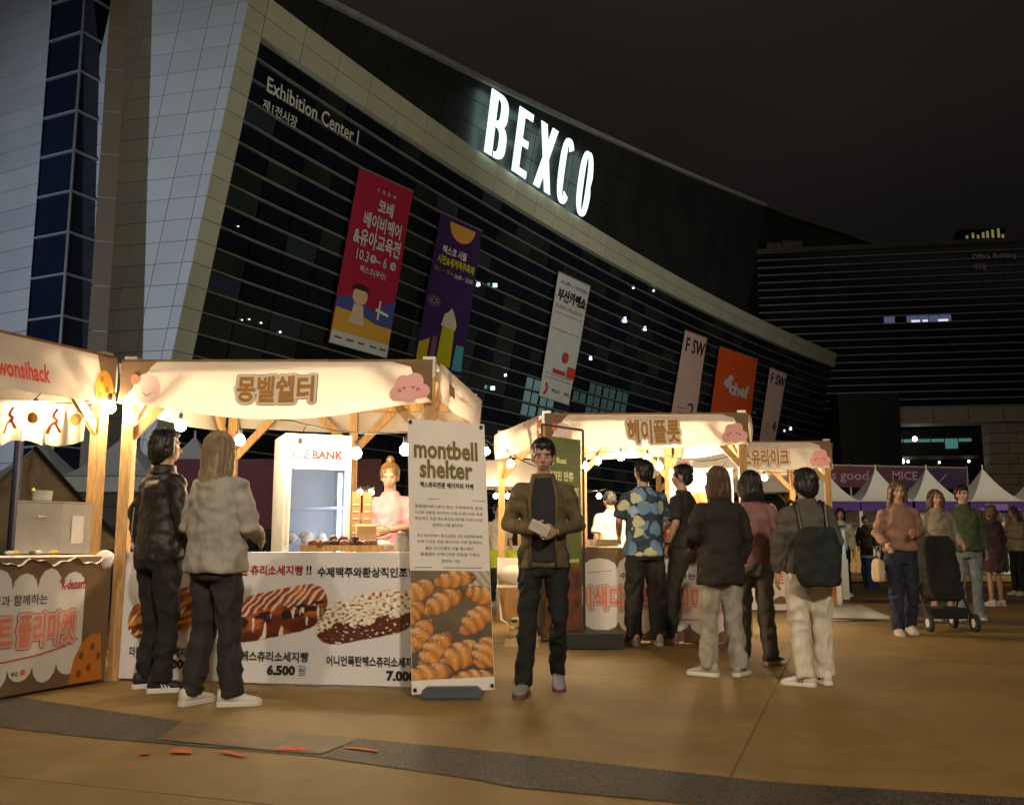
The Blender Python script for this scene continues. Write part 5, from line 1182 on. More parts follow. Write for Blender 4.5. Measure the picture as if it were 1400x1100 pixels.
MB().loft([[Vector((x, y, z)) for x, y in ((xa + i_, Yb + i_), (xb - i_, Yb + i_), (xb - i_, Yb + .35 - i_), (xa + i_, Yb + .35 - i_))] for z, i_ in ((0, .03), (.68, 0))]).build('body', mat('blue_plastic', (.02, .06, .22), .4), bn); MB().box(((xa + xb) / 2, Yb + .175, .70), (xb - xa + .03, .38, .04)).build('lid', mat('pale_blue', (.4, .5, .62), .4), bn)
# purple fair banner fence behind the tents
bf = thing('fair_banner', 'long crimson to purple banner reading This is good MICE behind the tents', 'banner', (14, 46, 0)); YB = 46
b4 = [PD(1122, 636, YB), PD(1322, 640, YB), PD(1322, 668, YB), PD(1122, 665, YB)]
BP = Patch.quad(*b4)
def grad(u, v): return mixc(srgb(104, 18, 50), srgb(44, 22, 72), u * 1.25 - .05)
raster(BP, (0, 0, 1, 1), 40, 6, grad, 'cloth', bf, .0)
lt = flat(srgb(170, 140, 155))
BP.text(MB(), 'This is good', -.14, .22, .325, .80, .02, .012).build('lettering', lt, bf); BP.text(MB(), 'MICE', .49, .20, .66, .62, .02, .012).build('lettering', lt, bf)
BP.line(MB(), [(.72, .8), (.76, .4), (.80, .75), (.86, .3)], .006, .02).build('print_line', lt, bf)
for k in range(6):
    p = BP.pt(k / 5, 0); MB().beam((p.x, p.y + .06, 0), (p.x, p.y + .06, p.z + .1), .08).build('pole', finm, bf)
p, q = BP.pt(0, 0), BP.pt(1, 0); MB().beam(p + Vector((0, .05, .03)), q + Vector((0, .05, .03)), .06).build('rail', finm, bf)
wl2 = thing('boundary_wall', 'dark low wall running behind the pointed tents', 'wall', (20, 52, 0)); MB().box((22, 52, 1.6), (44, .4, 3.2)).build('wall', mat('dark_wall', (.05, .045, .04), .8), wl2); MB().box((22, 52, 3.25), (44.2, .5, .1)).build('coping', dk, wl2)

# ---- pointed white tents
TENT = mat('tent_fabric', (.72, .72, .69), .7, nscale=1.5, namt=.05, trans=.12)
PUR = mat('purple_tent_border', srgb(72, 40, 130), .7, nscale=1, namt=.15)
def tent(cx, cy, w, eave, peak, label, skirt=PUR, group='white pointed tents at the back', text=None, rz=0):
    t = thing('pointed_tent', label, 'tent', (cx, cy, 0), group); h = w / 2; n = 10
    def cov(u, v, k):           # four concave faces
        a = math.pi / 2 * k; x = (u - .5) * 2 * h; r_ = 1 - v; y = -h
        px, py = x * r_, y * r_; z = eave + (peak - eave) * (v ** 1.75 * .72 + v * .28) - .05 * math.sin(math.pi * u) * (1 - v) * 0
        return Vector((cx + px * math.cos(a) - py * math.sin(a), cy + px * math.sin(a) + py * math.cos(a), z))
    for k in range(4):
        MB().grid(lambda u, v: cov(u, v, k), 8, 10).build('canopy', TENT, t, smooth=True)
        a = math.pi / 2 * k
        def sk(u, v): x = (u - .5) * 2 * h; y = -h; return Vector((cx + x * math.cos(a) - y * math.sin(a), cy + x * math.sin(a) + y * math.cos(a), eave - .02 - .38 * v))
        MB().grid(sk, 6, 1).build('border', skirt, t)
        x, y = cx + (h - .05) * (1 if k in (0, 1) else -1), cy + (h - .05) * (1 if k in (1, 2) else -1)
        MB().beam((x, y, 0), (x, y, eave), .07).build('pole', WHITEPL, t)
    MB().tube([(cx, cy, peak - .1), (cx, cy, peak + .15)], .03, 6).build('finial', WHITEPL, t)
    if text:
        P_ = Patch.quad((cx - h, cy - h - .01, eave - .04), (cx + h, cy - h - .01, eave - .04), (cx + h, cy - h - .01, eave - .38), (cx - h, cy - h - .01, eave - .38))
        P_.text(MB(), text, .26, .22, .66, .6, .01, .03).build('lettering', lt, t)
        P_.disc(MB(), .5, 1.0, .42, .5, .006, a0=math.pi, a1=2 * math.pi).build('border_print', flat(srgb(120, 90, 190)), t)
    return t
for i, x in enumerate((1142, 1216, 1288, 1368, 1448)):
    Y = 40; xc = PD(x, 742, Y).x
    tent(xc, Y + 1.1, 2.3, PD(x, 685, Y).z, PD(x, 640, Y + 1.1).z, ['white pointed tent just right of the farthest stall', 'greyish pointed tent second from the stalls on the right', 'white pointed tent above the stroller', 'white pointed tent with lettered purple border near the right edge', 'white pointed tent cut by the right edge'][i], text='BEXCON 2024' if i == 3 else None)
    # table under it
    tb = thing('tent_table', ['white clothed table under the tent beside the farthest stall', 'white clothed table under the second tent', 'white clothed table under the tent above the stroller', 'white clothed table under the lettered tent', 'white clothed table under the tent at the right edge'][i], 'table', (xc, Y + .4, 0), 'tables under the pointed tents')
    MB().box((xc, Y + .4, .74), (1.7, .6, .03)).build('table_top', CLOTHW, tb); MB().box((xc, Y + .12, .37), (1.66, .02, .70)).build('cloth', CLOTHW, tb)
    MB().box((xc, Y + 2.1, 1.6), (2.1, .04, 1.6)).build('back_sheet', mat('pale_back_sheet', (.55, .52, .55), .8), tb)
for i, (x, pk_, ev, Y, w_) in enumerate(((137, 592, 650, 24, 2.4), (238, 596, 652, 24.5, 2.4), (20, 600, 655, 26, 2.4))):
    xc = PD(x, 742, Y).x; tent(xc, Y + 1.2, w_, PD(x, ev, Y).z, PD(x, pk_, Y + 1.2).z, ['bluish pointed tent seen between the two left stalls', 'bluish pointed tent behind the head of the man in the black jacket', 'bluish pointed tent behind the fabric bunting'][i], skirt=TENT)
# brown folded tarpaulin mound at the left, dark pole, poster
tp = thing('tarpaulin_tent', 'brown creased tarpaulin shelter sloping down behind the left stall', 'tent', PD(60, 742, 11)); TY = 11.0
tpm = mat('brown_tarpaulin', (.20, .145, .08), .7, nscale=2, namt=.3)
def tar(u, v):
    top = PD(48 + 0 * u, 612, TY + 1.2); L0 = PD(-120, 760, TY + .3); R0 = PD(178, 752, TY)
    e = L0.lerp(R0, u); p = e.lerp(top, v ** .9); k = .10 * nz_(u * 7 + v * 2, v * 5, 4) + .06 * math.sin(u * 14 + v * 4)
    return p + Vector((0, k * (1 - v * .5), k * .3))
MB().grid(tar, 40, 24).build('cover', tpm, tp, smooth=True)
MB().tube([PD(178, 752, TY - .05), PD(110, 682, TY + .55), PD(48, 612, TY + 1.15)], .03, 8).build('edge_pole', BLACKM, tp)
dp = thing('dark_pole', 'dark blue metal pole beyond the left stall under the bunting', 'pole', (PD(16, 742, 9.5).x, 9.5, 0))
pb = mat('dark_blue_metal', (.03, .04, .10), .4); MB().tube([(PD(16, 742, 9.5).x, 9.5, 0.01), (PD(16, 742, 9.5).x, 9.5, 2.15)], .045, 10).build('post', pb, dp); MB().lathe((PD(16, 742, 9.5).x, 9.5, 0), [(.12, 0), (.12, .02)], 12).build('foot_plate', pb, dp)
lw = thing('low_wall', 'low dark blue barrier behind the left counter', 'barrier', (-5.5, 12.5, 0)); MB().box((-5.9, 12.6, .62), (4.6, .12, 1.2)).build('panel', mat('navy_panel', (.02, .03, .08), .5), lw); MB().box((-5.9, 12.6, 1.24), (4.6, .2, .04)).build('rail', dk, lw)
po = thing('round_poster', 'poster with orange and purple rings left of the black jacket', 'poster', (PD(172, 742, 12).x, 12, 0))
PP = Patch.quad(PD(162, 688, 12), PD(206, 688, 12), PD(206, 752, 12), PD(162, 752, 12)); MB().loft([[PP.pt(u, v, o) for u, v in ((0, 0), (1, 0), (1, 1), (0, 1))] for o in (0, -.03)]).build('board', flat(srgb(210, 200, 200)), po)
for r_, c in ((.48, (110, 80, 150)), (.38, (240, 160, 50)), (.24, (220, 220, 200)), (.14, (240, 190, 70))): PP.disc(MB(), .5, .48, r_, r_ * .75, .004 + (.5 - r_) * .02).build('ring_print', flat(srgb(*c)), po)
for u in (.08, .92): p = PP.pt(u, 1, -.04); MB().beam((p.x, p.y + .03, 0), (p.x, p.y + .03, p.z + .3), .03).build('leg', BLACKM, po)
# dark red hoarding behind the stalls
hb = thing('red_hoarding', 'dark maroon printed hoarding seen through the second stall', 'hoarding', (PD(470, 742, 21).x, 21, 0)); p, q = PD(215, 652, 21), PD(520, 720, 21)
MB().box(((p.x + q.x) / 2, 21, (p.z + .9) / 2 + .4), (q.x - p.x, .08, p.z - .9)).build('panel', mat('maroon_panel', (.09, .02, .035), .6, nscale=2, namt=.2), hb)
HP = Patch.quad(Vector((p.x, 20.95, p.z)), Vector((q.x, 20.95, p.z)), Vector((q.x, 20.95, .9)), Vector((p.x, 20.95, .9))); HP.text(MB(), '푸드축제', .80, .12, .95, .30, .004, .03).build('lettering', flat(srgb(150, 120, 110)), hb); HP.text(MB(), 'BUSAN', .02, .12, .14, .3, .004, .03).build('lettering', flat(srgb(170, 90, 110)), hb)
for k in range(5): x = p.x + (q.x - p.x) * k / 4; MB().beam((x, 21.08, 0), (x, 21.08, p.z), .06).build('post', BLACKM, hb)

clk('props')
# ================================================================== PEOPLE
def cloth_mat(n, col, rough=.85, amt=.2): return mat(n, col, rough, nscale=14, namt=amt, bump=.35, bscale=18, stretch=(1, 1, .6))
SKINS = [mat('skin_a', (.46, .27, .18), .5, nscale=18, namt=.06), mat('skin_b', (.56, .36, .26), .5, nscale=18, namt=.06)]
HAIRB = mat('black_hair', (.012, .009, .007), .45, nscale=40, namt=.5, stretch=(3, 3, .3)); HAIRBR = mat('brown_hair', (.10, .055, .028), .5, nscale=40, namt=.4, stretch=(3, 3, .3)); HAIRBL = mat('ash_blond_hair', (.27, .19, .10), .5, nscale=40, namt=.35, stretch=(3, 3, .3))
def person(label, foot, yaw, h, top, bottom, hair=('short', HAIRB), shoe=((.6, .6, .58), (.7, .7, .68)), head_yaw=0, head_pitch=0, arms=None, legs=None, skin=0, vox=.011, face=False, sleeve='long', hem=.88, wide=1.0, leg_w=1.0, lower='trousers', stripes=False, base_z=0, group='people standing and walking among the stalls', lean=0, stripe_col=(.75, .75, .75), build=1.0):
    s = h / 1.75; yr = math.radians(yaw)
    M_ = Matrix.Translation((foot.x, foot.y, base_z)) @ Matrix.Rotation(yr, 4, 'Z') @ Matrix.Scale(s, 4)
    t = thing('person', label, 'person', (foot.x, foot.y, base_z), group)
    hm = Matrix.Translation((0, 0, 1.52)) @ Matrix.Rotation(math.radians(head_yaw), 4, 'Z') @ Matrix.Rotation(math.radians(head_pitch), 4, 'X') @ Matrix.Translation((0, 0, -1.52))
    Lm = Matrix.Translation((0, 0, .95)) @ Matrix.Rotation(math.radians(-lean), 4, 'X') @ Matrix.Translation((0, 0, -.95))
    def fin(mb, X=None):
        A = M_ @ X if X is not None else M_
        mb.v = [tuple(A @ Vector(v)) for v in mb.v]; return mb
    V = Vector; B_ = build
    A = arms or {}; aL = A.get('L', ((-.235, -.03, 1.15), (-.235, .05, .90))); aR = A.get('R', ((.235, -.03, 1.15), (.235, .05, .90)))
    Lg = legs or {}; lL = Lg.get('L', ((-.10, .02, .50), (-.11, .0, .09), 6)); lR = Lg.get('R', ((.10, .02, .50), (.11, .0, .09), -6))
    def ringz(z, cx, cy, rx, ry, n=20, e=2.3):
        o = []
        for k in range(n):
            a = 2 * math.pi * k / n; c_, s_ = math.cos(a), math.sin(a); f = lambda x: math.copysign(abs(x) ** (2 / e), x); o.append(V((cx + rx * f(c_), cy + ry * f(s_), z)))
        return o
    # --- body: one continuous surface
    b = MB()
    b.loft([ringz(z, 0, cy, rx * B_, ry * B_) for z, cy, rx, ry in ((.86, -.01, .11, .09), (.93, -.012, .140, .095), (1.05, 0, .14, .10), (1.15, 0, .135, .098), (1.28, 0, .145, .10), (1.37, -.005, .135, .085), (1.42, -.01, .09, .068), (1.46, -.01, .06, .055))])
    b.tube([(0, -.012, 1.44), (0, 0, 1.50), (0, .008, 1.56)], [.062, .056, .055], 12)
    for sgn, a in ((-1, aL), (1, aR)):
        sh = V((sgn * .150 * B_, 0, 1.375)); b.tube([sh, sh.lerp(V(a[0]), .5), V(a[0]), V(a[0]).lerp(V(a[1]), .35), V(a[1])], [.038, .040, .038, .036, .025], 10); b.ell(sh, .040, 10, 8); b.ell(V(a[0]), .038, 8, 6)
    for sgn, l in ((-1, lL), (1, lR)):
        hp = V((sgn * .088, -.005, .90)); kn = V(l[0]); an = V(l[1]); b.tube([hp, hp.lerp(kn, .5), kn, kn.lerp(an, .35) + V((0, -.01, 0)), an], [.062, .052, .042, .044 if lower == 'trousers' else .050, .034], 12); b.ell(kn, .043, 10, 8)
    hb = MB()
    hb.ell((0, -.008, 1.655), (.076, .094, .100), 20, 16); hb.ell((0, .030, 1.600), (.056, .058, .066), 16, 12); hb.ell((0, .055, 1.565), (.030, .030, .024), 12, 8)
    hb.tube([(0, .083, 1.645), (0, .100, 1.615), (0, .104, 1.604)], [.009, .013, .014], 8); hb.ell((0, .092, 1.603), (.018, .012, .008), 8, 6)
    hb.ell((0, .083, 1.577), (.022, .010, .009), 10, 6); hb.ell((0, .078, 1.672), (.055, .014, .010), 12, 6)
    for sg_ in (-1, 1): hb.ell((sg_ * .078, .0, 1.625), (.010, .020, .032), 10, 8); hb.ell((sg_ * .038, .062, 1.615), (.024, .02, .02), 10, 8)
    hb.v = [tuple(hm @ V(v)) for v in hb.v]; b.add(hb.v, hb.f)
    hands = []
    for sgn, a in ((-1, aL), (1, aR)):
        wr = V(a[1]); el = V(a[0]); d = (wr - el).normalized(); hd = MB()
        inn = V((-sgn, 0, 0)); inn = (inn - d * inn.dot(d)).normalized(); fw = d.cross(inn).normalized()
        if fw.y < 0: fw = -fw
        # palm: thin along inn, wide along fw
        rings = []
        for q, wv, tv in ((-.01, .024, .022), (.02, .034, .018), (.06, .042, .016), (.088, .040, .013)):
            c_ = wr + d * q; rings.append([c_ + fw * wv * math.cos(2 * math.pi * k / 12) + inn * tv * math.sin(2 * math.pi * k / 12) for k in range(12)])
        hd.loft(rings)
        for k, (o_, L_) in enumerate(((.030, .070), (.011, .078), (-.010, .072), (-.029, .056))):
            p0 = wr + d * .078 + fw * o_; d2 = (d + inn * .45).normalized(); d3 = (d + inn * 1.1).normalized()
            p1 = p0 + d * L_ * .42; p2 = p1 + d2 * L_ * .34; p3 = p2 + d3 * L_ * .26; hd.tube([p0, p1, p2, p3], [.0095, .009, .008, .006], 8)
        p0 = wr + d * .025 + fw * .026; p1 = p0 + (d * .6 + fw * .7 + inn * .25).normalized() * .036; p2 = p1 + (d * .9 + fw * .25 + inn * .35).normalized() * .030; hd.tube([p0, p1, p2], [.013, .011, .008], 8)
        hands.append(fin(hd, Lm))
    upper_n = len(b.v)
    # lean only above the hips
    b.v = [tuple((Lm @ V(v)) if v[2] > .95 and abs(v[0]) < 9 else V(v)) for v in b.v]
    organic('body', fin(b), SKINS[skin], t, vox * .82 * s, smooth_it=3, own=hands)
    # --- face details
    if face:
        HM = Lm @ hm
        for sg_ in (-1, 1):
            MB.ell(e := MB(), (sg_ * .031, .079, 1.634), (.0105, .007, .0048), 10, 8); fin(e, HM).build('eye', flat((.42, .38, .34), .4), t, smooth=True)
            MB.ell(e := MB(), (sg_ * .031, .0845, 1.634), (.0052, .0035, .0048), 8, 6); fin(e, HM).build('iris', flat((.015, .01, .008), .2), t, smooth=True)
            e = MB().tube([(sg_ * .014, .094, 1.655), (sg_ * .032, .092, 1.660), (sg_ * .050, .078, 1.654)], [.003, .004, .002], 6); fin(e, HM).build('eyebrow', HAIRB, t)
        e = MB().tube([(-.023, .087, 1.577), (-.01, .0945, 1.579), (.01, .0945, 1.579), (.023, .087, 1.577)], [.002, .0045, .0045, .002], 6); fin(e, HM).build('lips', flat((.36, .12, .10), .5), t, smooth=True)
    # --- hair
    hk, hmat = hair; hr = MB()
    hr.ell((0, -.020, 1.672), (.087, .098, .098), 20, 16)
    if hk in ('short', 'side'): hr.ell((0, -.052, 1.625), (.076, .062, .075), 16, 12); hr.ell((0, .035, 1.722), (.066, .05, .030), 14, 10)
    if hk == 'medium': hr.ell((0, -.045, 1.61), (.086, .075, .10), 16, 12); hr.ell((-.066, -.005, 1.63), (.026, .06, .07), 12, 10); hr.ell((.066, -.005, 1.63), (.026, .06, .07), 12, 10); hr.ell((0, .035, 1.725), (.072, .05, .032), 14, 10); hr.ell((0, -.065, 1.555), (.055, .035, .05), 12, 8)
    if hk == 'long':
        hr.loft([ringz(z, 0, cy, rx, ry) for z, cy, rx, ry in ((1.70, -.03, .080, .080), (1.60, -.045, .095, .072), (1.50, -.065, .100, .056), (1.40, -.085, .100, .044), (1.30, -.095, .085, .034), (1.22, -.10, .055, .02))])
        for sg_ in (-1, 1): hr.tube([(sg_ * .060, .045, 1.70), (sg_ * .083, .02, 1.62), (sg_ * .092, .0, 1.52), (sg_ * .085, .01, 1.42)], [.022, .024, .026, .018], 8)
    if hk == 'bob':
        hr.loft([ringz(z, 0, cy, rx, ry) for z, cy, rx, ry in ((1.72, -.02, .07, .08), (1.62, -.035, .100, .085), (1.54, -.04, .105, .08), (1.48, -.045, .09, .065))])
        for sg_ in (-1, 1): hr.tube([(sg_ * .055, .055, 1.71), (sg_ * .085, .035, 1.62), (sg_ * .088, .02, 1.52)], [.018, .022, .018], 8)
    if hk == 'bun': hr.ell((0, -.05, 1.785), (.040, .040, .034), 12, 10); hr.ell((0, -.05, 1.62), (.07, .055, .06), 12, 10)
    stn = []
    if vox < .0125:
        rg = random.Random(len(label)); sm = MB()
        for q in range(420):
            ph = rg.uniform(-math.pi, math.pi); front = math.cos(ph) > .35      # ph = 0 is the face side
            e0_ = rg.uniform(.05, .9); pts = []; lift = rg.uniform(.0, .006); wv = rg.uniform(-.25, .25)
            if hk in ('long', 'bob'):
                if abs(ph) < .75: continue
                zend = rg.uniform(1.20, 1.34) if hk == 'long' else rg.uniform(1.46, 1.53)
                for k in range(9):
                    f = k / 8; z = 1.765 + (zend - 1.765) * f
                    if z > 1.66: rr = math.sqrt(max(.02, 1 - ((z - 1.672) / .098) ** 2)); rx_, ry2, cy_ = .088 * rr, .099 * rr, -.02
                    else: g = (1.66 - z) / .40; rx_, ry2, cy_ = .094 + .006 * math.sin(g * 3) - .03 * max(0, g - .6), .090 - .052 * min(1, g * 1.2), -.03 - .05 * min(1, g)
                    p_ = ph + wv * f; pts.append((rx_ * 1.03 * math.sin(p_) + lift * math.sin(p_), cy_ + ry2 * 1.03 * math.cos(p_) + lift * math.cos(p_), z))
            else:
                th0 = e0_ * 1.2; L_ = rg.uniform(.45, .8) if not front else rg.uniform(.2, .42)
                if front: th0 *= .7
                for k in range(5):
                    th = th0 + L_ * k / 4; r_k = 1.02 + (lift * 8 + .02) * (k / 4) ** 1.5; p_ = ph + wv * k / 4
                    pts.append((.087 * r_k * math.sin(th) * math.sin(p_), -.020 + .098 * r_k * math.sin(th) * math.cos(p_), 1.672 + .098 * r_k * math.cos(th)))
                if hk == 'medium': pass
            sm.tube(pts, [.0024] * (len(pts) - 1) + [.0008], 3, cap=False)
        stn = [fin(sm, Lm @ hm)]
    fin(hr, Lm @ hm); organic('hair', hr, hmat, t, .0085 * s, fold=.010, fscale=(26, 26, 8), smooth_it=2, seed=len(label), own=stn)
    # --- top
    tm = top; w_ = wide * B_ * .93
    if True:
        c = MB(); jz = hem
        c.loft([ringz(z, 0, cy, rx * w_, ry * w_) for z, cy, rx, ry in ((jz, 0, .182, .142), (jz + .03, 0, .186, .146), (1.05, 0, .170, .132), (1.18, 0, .166, .128), (1.30, 0, .178, .130), (1.385, -.005, .165, .112), (1.435, -.01, .125, .092), (1.462, -.01, .092, .078), (1.485, -.012, .078, .072), (1.50, -.008, .070, .066))])
        for sgn, a in ((-1, aL), (1, aR)):
            sh = V((sgn * .163 * B_, 0, 1.385)); el = V(a[0]); wr = V(a[1]); k = w_ if w_ > 1 else 1
            if sleeve == 'long': c.tube([sh - V((sgn * .05, 0, -.01)), sh, sh.lerp(el, .5), el, el.lerp(wr, .5), el.lerp(wr, .90), el.lerp(wr, .97)], [.060 * k, .066 * k, .061 * k, .055 * k, .049 * k, .044 * k, .042], 14)
            else: c.tube([sh - V((sgn * .05, 0, -.01)), sh, sh.lerp(el, .5), sh.lerp(el, .88)], [.060 * k, .065 * k, .064 * k, .066 * k], 14)
            c.ell(sh, .062 * k, 12, 10)
        if sleeve == 'long':
            col_ = MB().loft([ringz(z, 0, cy, rx, ry, 18) for z, cy, rx, ry in ((1.455, -.012, .098, .086), (1.50, -.010, .086, .080), (1.512, -.006, .080, .076), (1.505, -.006, .070, .068))], cap=False)
            if hair[0] != 'long': fin(col_, Lm).build('collar', tm, t, smooth=True)
        c.v = [tuple(Lm @ V(v)) for v in c.v]
        organic('jacket' if sleeve == 'long' else 'shirt', fin(c), tm, t, vox * s, fold=.015 if sleeve == 'long' else .011, fscale=(5, 5, 8), smooth_it=5, seed=len(label) * 1.7)
    # --- bottom
    c = MB()
    if lower == 'trousers':
        c.loft([ringz(z, 0, cy, rx * B_, ry * B_) for z, cy, rx, ry in ((.80, -.01, .17, .122), (.88, -.012, .182, .13), (.96, -.01, .178, .128), (1.02, 0, .160, .115))])
        for sgn, l in ((-1, lL), (1, lR)):
            hp = V((sgn * .090, -.005, .88)); kn = V(l[0]); an = V(l[1]); q = leg_w; low = kn.lerp(an, .93)
            c.tube([hp, hp.lerp(kn, .35), hp.lerp(kn, .75), kn, kn.lerp(an, .4), low, kn.lerp(an, 1.06)], [.094, .089 * (1 + (q - 1) * .5), .074 * q, .068 * q, .065 * q, .063 * q, .064 * q], 16)
    else:
        c.loft([ringz(z, 0, cy, rx * B_, ry * B_) for z, cy, rx, ry in ((lower, -.0, .235, .19), (.60, -.0, .215, .17), (.85, -.012, .19, .145), (.96, -.01, .175, .125), (1.02, 0, .16, .115))])
    organic('trousers' if lower == 'trousers' else 'skirt', fin(c), bottom, t, vox * s, fold=.017, fscale=(7, 7, 5), smooth_it=5, seed=len(label) * .9)
    # --- shoes
    um = flat(shoe[0], .6); smm = flat(shoe[1], .6)
    for sgn, l in ((-1, lL), (1, lR)):
        an = V(l[1]); fa = math.radians(l[2]); pitch = math.radians(l[3]) if len(l) > 3 else 0
        Rf = Matrix.Translation(an) @ Matrix.Rotation(fa, 4, 'Z') @ Matrix.Rotation(pitch, 4, 'X') @ Matrix.Translation((0, 0, -.09))
        def ry_(y, wx, z0, z1, n=14): return [V((wx * math.cos(2 * math.pi * k / n), y, (z0 + z1) / 2 + (z1 - z0) / 2 * math.sin(2 * math.pi * k / n))) for k in range(n)]
        up = MB().loft([ry_(*q) for q in ((-.085, .020, .03, .085), (-.075, .034, .015, .11), (-.03, .042, .012, .118), (.02, .044, .012, .108), (.06, .046, .012, .085), (.11, .048, .012, .066), (.155, .044, .012, .056), (.185, .028, .014, .044), (.193, .012, .018, .034))])
        so_ = [(-.088, .018), (-.08, .034), (-.03, .040), (.02, .040), (.08, .048), (.13, .050), (.17, .042), (.195, .02)]
        out_ = [(w2, y) for y, w2 in so_] + [(-w2, y) for y, w2 in reversed(so_)]
        sol = MB().loft([[V((x * k, y, z)) for x, y in out_] for z, k in ((.0, .94), (.004, 1), (.026, 1), (.032, .92))])
        sh_ = fin(up, Rf).build('shoe', um, t, smooth=True); fin(sol, Rf).build('sole', smm, sh_, smooth=False)
        for k in range(3):
            q = [V((x_, y_, z_)) for x_, y_, z_ in ((0, .066 - k * .012, .060), (.0, .056 - k * .012, .074), (.0, .052 - k * .012, .074), (.0, .062 - k * .012, .060))]
            lc_ = MB().tube([(-.020, .03 + .02 * k, .106 - .012 * k), (0, .03 + .02 * k, .114 - .012 * k), (.020, .03 + .02 * k, .106 - .012 * k)], .0035, 5); fin(lc_, Rf).build('lace', smm, sh_)
            if stripes:
                for sd2 in (-1, 1):
                    st_ = MB().beam((sd2 * .0425, .055 - k * .02, .030), (sd2 * .038, .025 - k * .02, .088), .009, .006, up=(sd2, 0, 0)); fin(st_, Rf).build('stripe', flat(stripe_col), sh_)
    return t, M_, Lm
def shifted(legs): return legs
WALK = {'L': ((-.09, .10, .50), (-.10, .16, .10), 4), 'R': ((.09, .02, .50), (.10, -.20, .13), -4, -14)}
C_ = cloth_mat
# 1 man in black jacket
t, M1, _ = person('man in a glossy black jacket and dark trousers looking into the second stall', G(209, 943), -40, 1.79, mat('black_windbreaker', (.016, .012, .010), .52, nscale=6, namt=.3, bump=.5, bscale=26), C_('charcoal_trousers', (.012, .010, .010)), ('medium', HAIRB),
       ((.015, .013, .013), (.70, .68, .64)), head_yaw=-22, vox=.0095, wide=1.10, leg_w=1.06, hem=.86, stripes=True, arms={'L': ((-.25, -.06, 1.16), (-.26, .02, .91)), 'R': ((.245, .0, 1.15), (.25, .10, .90))}, legs={'L': ((-.11, .03, .50), (-.13, .02, .09), -8), 'R': ((.11, .02, .50), (.13, -.02, .09), -30)})
m_ = MB().tube([tuple(M1 @ Vector(p)) for p in ((-.15, -.125, 1.22), (-.155, -.13, 1.12), (-.15, -.135, 1.03))], .004, 5); m_.build('zip', STEEL, t)
# 2 woman in pale top
person('woman with long ash blond hair in a loose grey top and white sneakers', G(287, 964), -30, 1.70, C_('pale_grey_fleece', (.36, .33, .28)), C_('dark_grey_trousers', (.026, .022, .019)), ('long', HAIRBL),
       ((.62, .58, .50), (.66, .62, .56)), head_yaw=-5, vox=.0095, wide=1.28, leg_w=1.12, hem=.84, arms={'L': ((-.27, .0, 1.14), (-.20, .17, 1.02)), 'R': ((.25, .04, 1.13), (.17, .20, 1.06))}, legs={'L': ((-.10, .02, .50), (-.13, -.04, .09), 0), 'R': ((.10, .04, .50), (.13, .05, .09), -46)})
# 3 vendor
person('vendor in a pink tee with a fair hair bun bending over the white counter', Vector((PD(532, 742, 8.55).x, 8.55, 0)), 172, 1.70, C_('pink_tee', (.60, .33, .38)), C_('dark_skirtcloth', (.03, .025, .025)), ('bun', mat('honey_hair', (.20, .115, .045), .5, nscale=40, namt=.3, stretch=(3, 3, .3))),
       head_pitch=-16, head_yaw=8, skin=1, vox=.012, sleeve='short', wide=1.12, face=True, arms={'L': ((-.24, .05, 1.18), (-.06, .26, 1.14)), 'R': ((.24, .05, 1.18), (.07, .27, 1.14))})
# 4 walking man
t, M4, _ = person('walking man in an open olive brown jacket facing the camera', G(744, 946), 178, 1.71, C_('olive_jacket', (.105, .075, .035)), C_('black_jeans', (.005, .005, .006)), ('side', HAIRB),
       ((.20, .20, .20), (.12, .06, .05)), head_pitch=-8, vox=.0095, wide=1.03, hem=.85, face=True, leg_w=.88, arms={'L': ((-.25, -.01, 1.15), (-.08, .22, 1.10)), 'R': ((.25, -.01, 1.15), (.06, .22, 1.12))}, legs={'L': ((-.10, .06, .50), (-.10, -.16, .13), 2, -16), 'R': ((.11, .10, .50), (.14, .14, .09), -10)})
sh = MB()
def r4(z, w2, y): return [Vector((x * w2, y + .022 * math.cos(x * 1.57), z)) for x in (-1, -.5, 0, .5, 1)]
rows4 = [(1.478, .050, .078), (1.42, .075, .108), (1.32, .088, .134), (1.2, .084, .134), (1.05, .080, .136), (.90, .086, .142)]
vs = [M4 @ p for z, w2, y in rows4 for p in r4(z, w2, y)]; fs = [(j * 5 + i, j * 5 + i + 1, (j + 1) * 5 + i + 1, (j + 1) * 5 + i) for j in range(5) for i in range(4)]
vs2 = [v + M4.to_3x3() @ Vector((0, -.04, 0)) for v in vs]
MB().add(vs + vs2, fs + [tuple(i + 30 for i in reversed(f)) for f in fs]).build('inner_shirt', C_('dark_tee', (.018, .016, .020)), t, smooth=True)
for sg_ in (-1, 1):
    MB().tube([tuple(M4 @ Vector((sg_ * w2 * 1.02, y + .006, z))) for z, w2, y in ((1.485, .062, .062), (1.42, .080, .108), (1.32, .092, .134), (1.2, .088, .136), (1.05, .084, .138), (.87, .090, .144))], [.012, .016, .013, .010, .010, .011], 7).build('lapel', C_('olive_jacket', (.105, .075, .035)), t, smooth=True)
pv = [M4 @ Vector(p) for p in ((-.07, .27, 1.14), (.07, .30, 1.11), (.09, .36, 1.20), (-.05, .34, 1.23))]
pv = [M4 @ Vector(p) for p in ((-.02, .33, 1.06), (.10, .33, 1.12), (.07, .38, 1.18), (-.05, .38, 1.12))]
tag(MB().loft([pv, [p + Vector((0, 0, .006)) for p in pv]]).build('leaflet', CLOTHW), 'folded white leaflet in the hands of the walking man', 'leaflet')
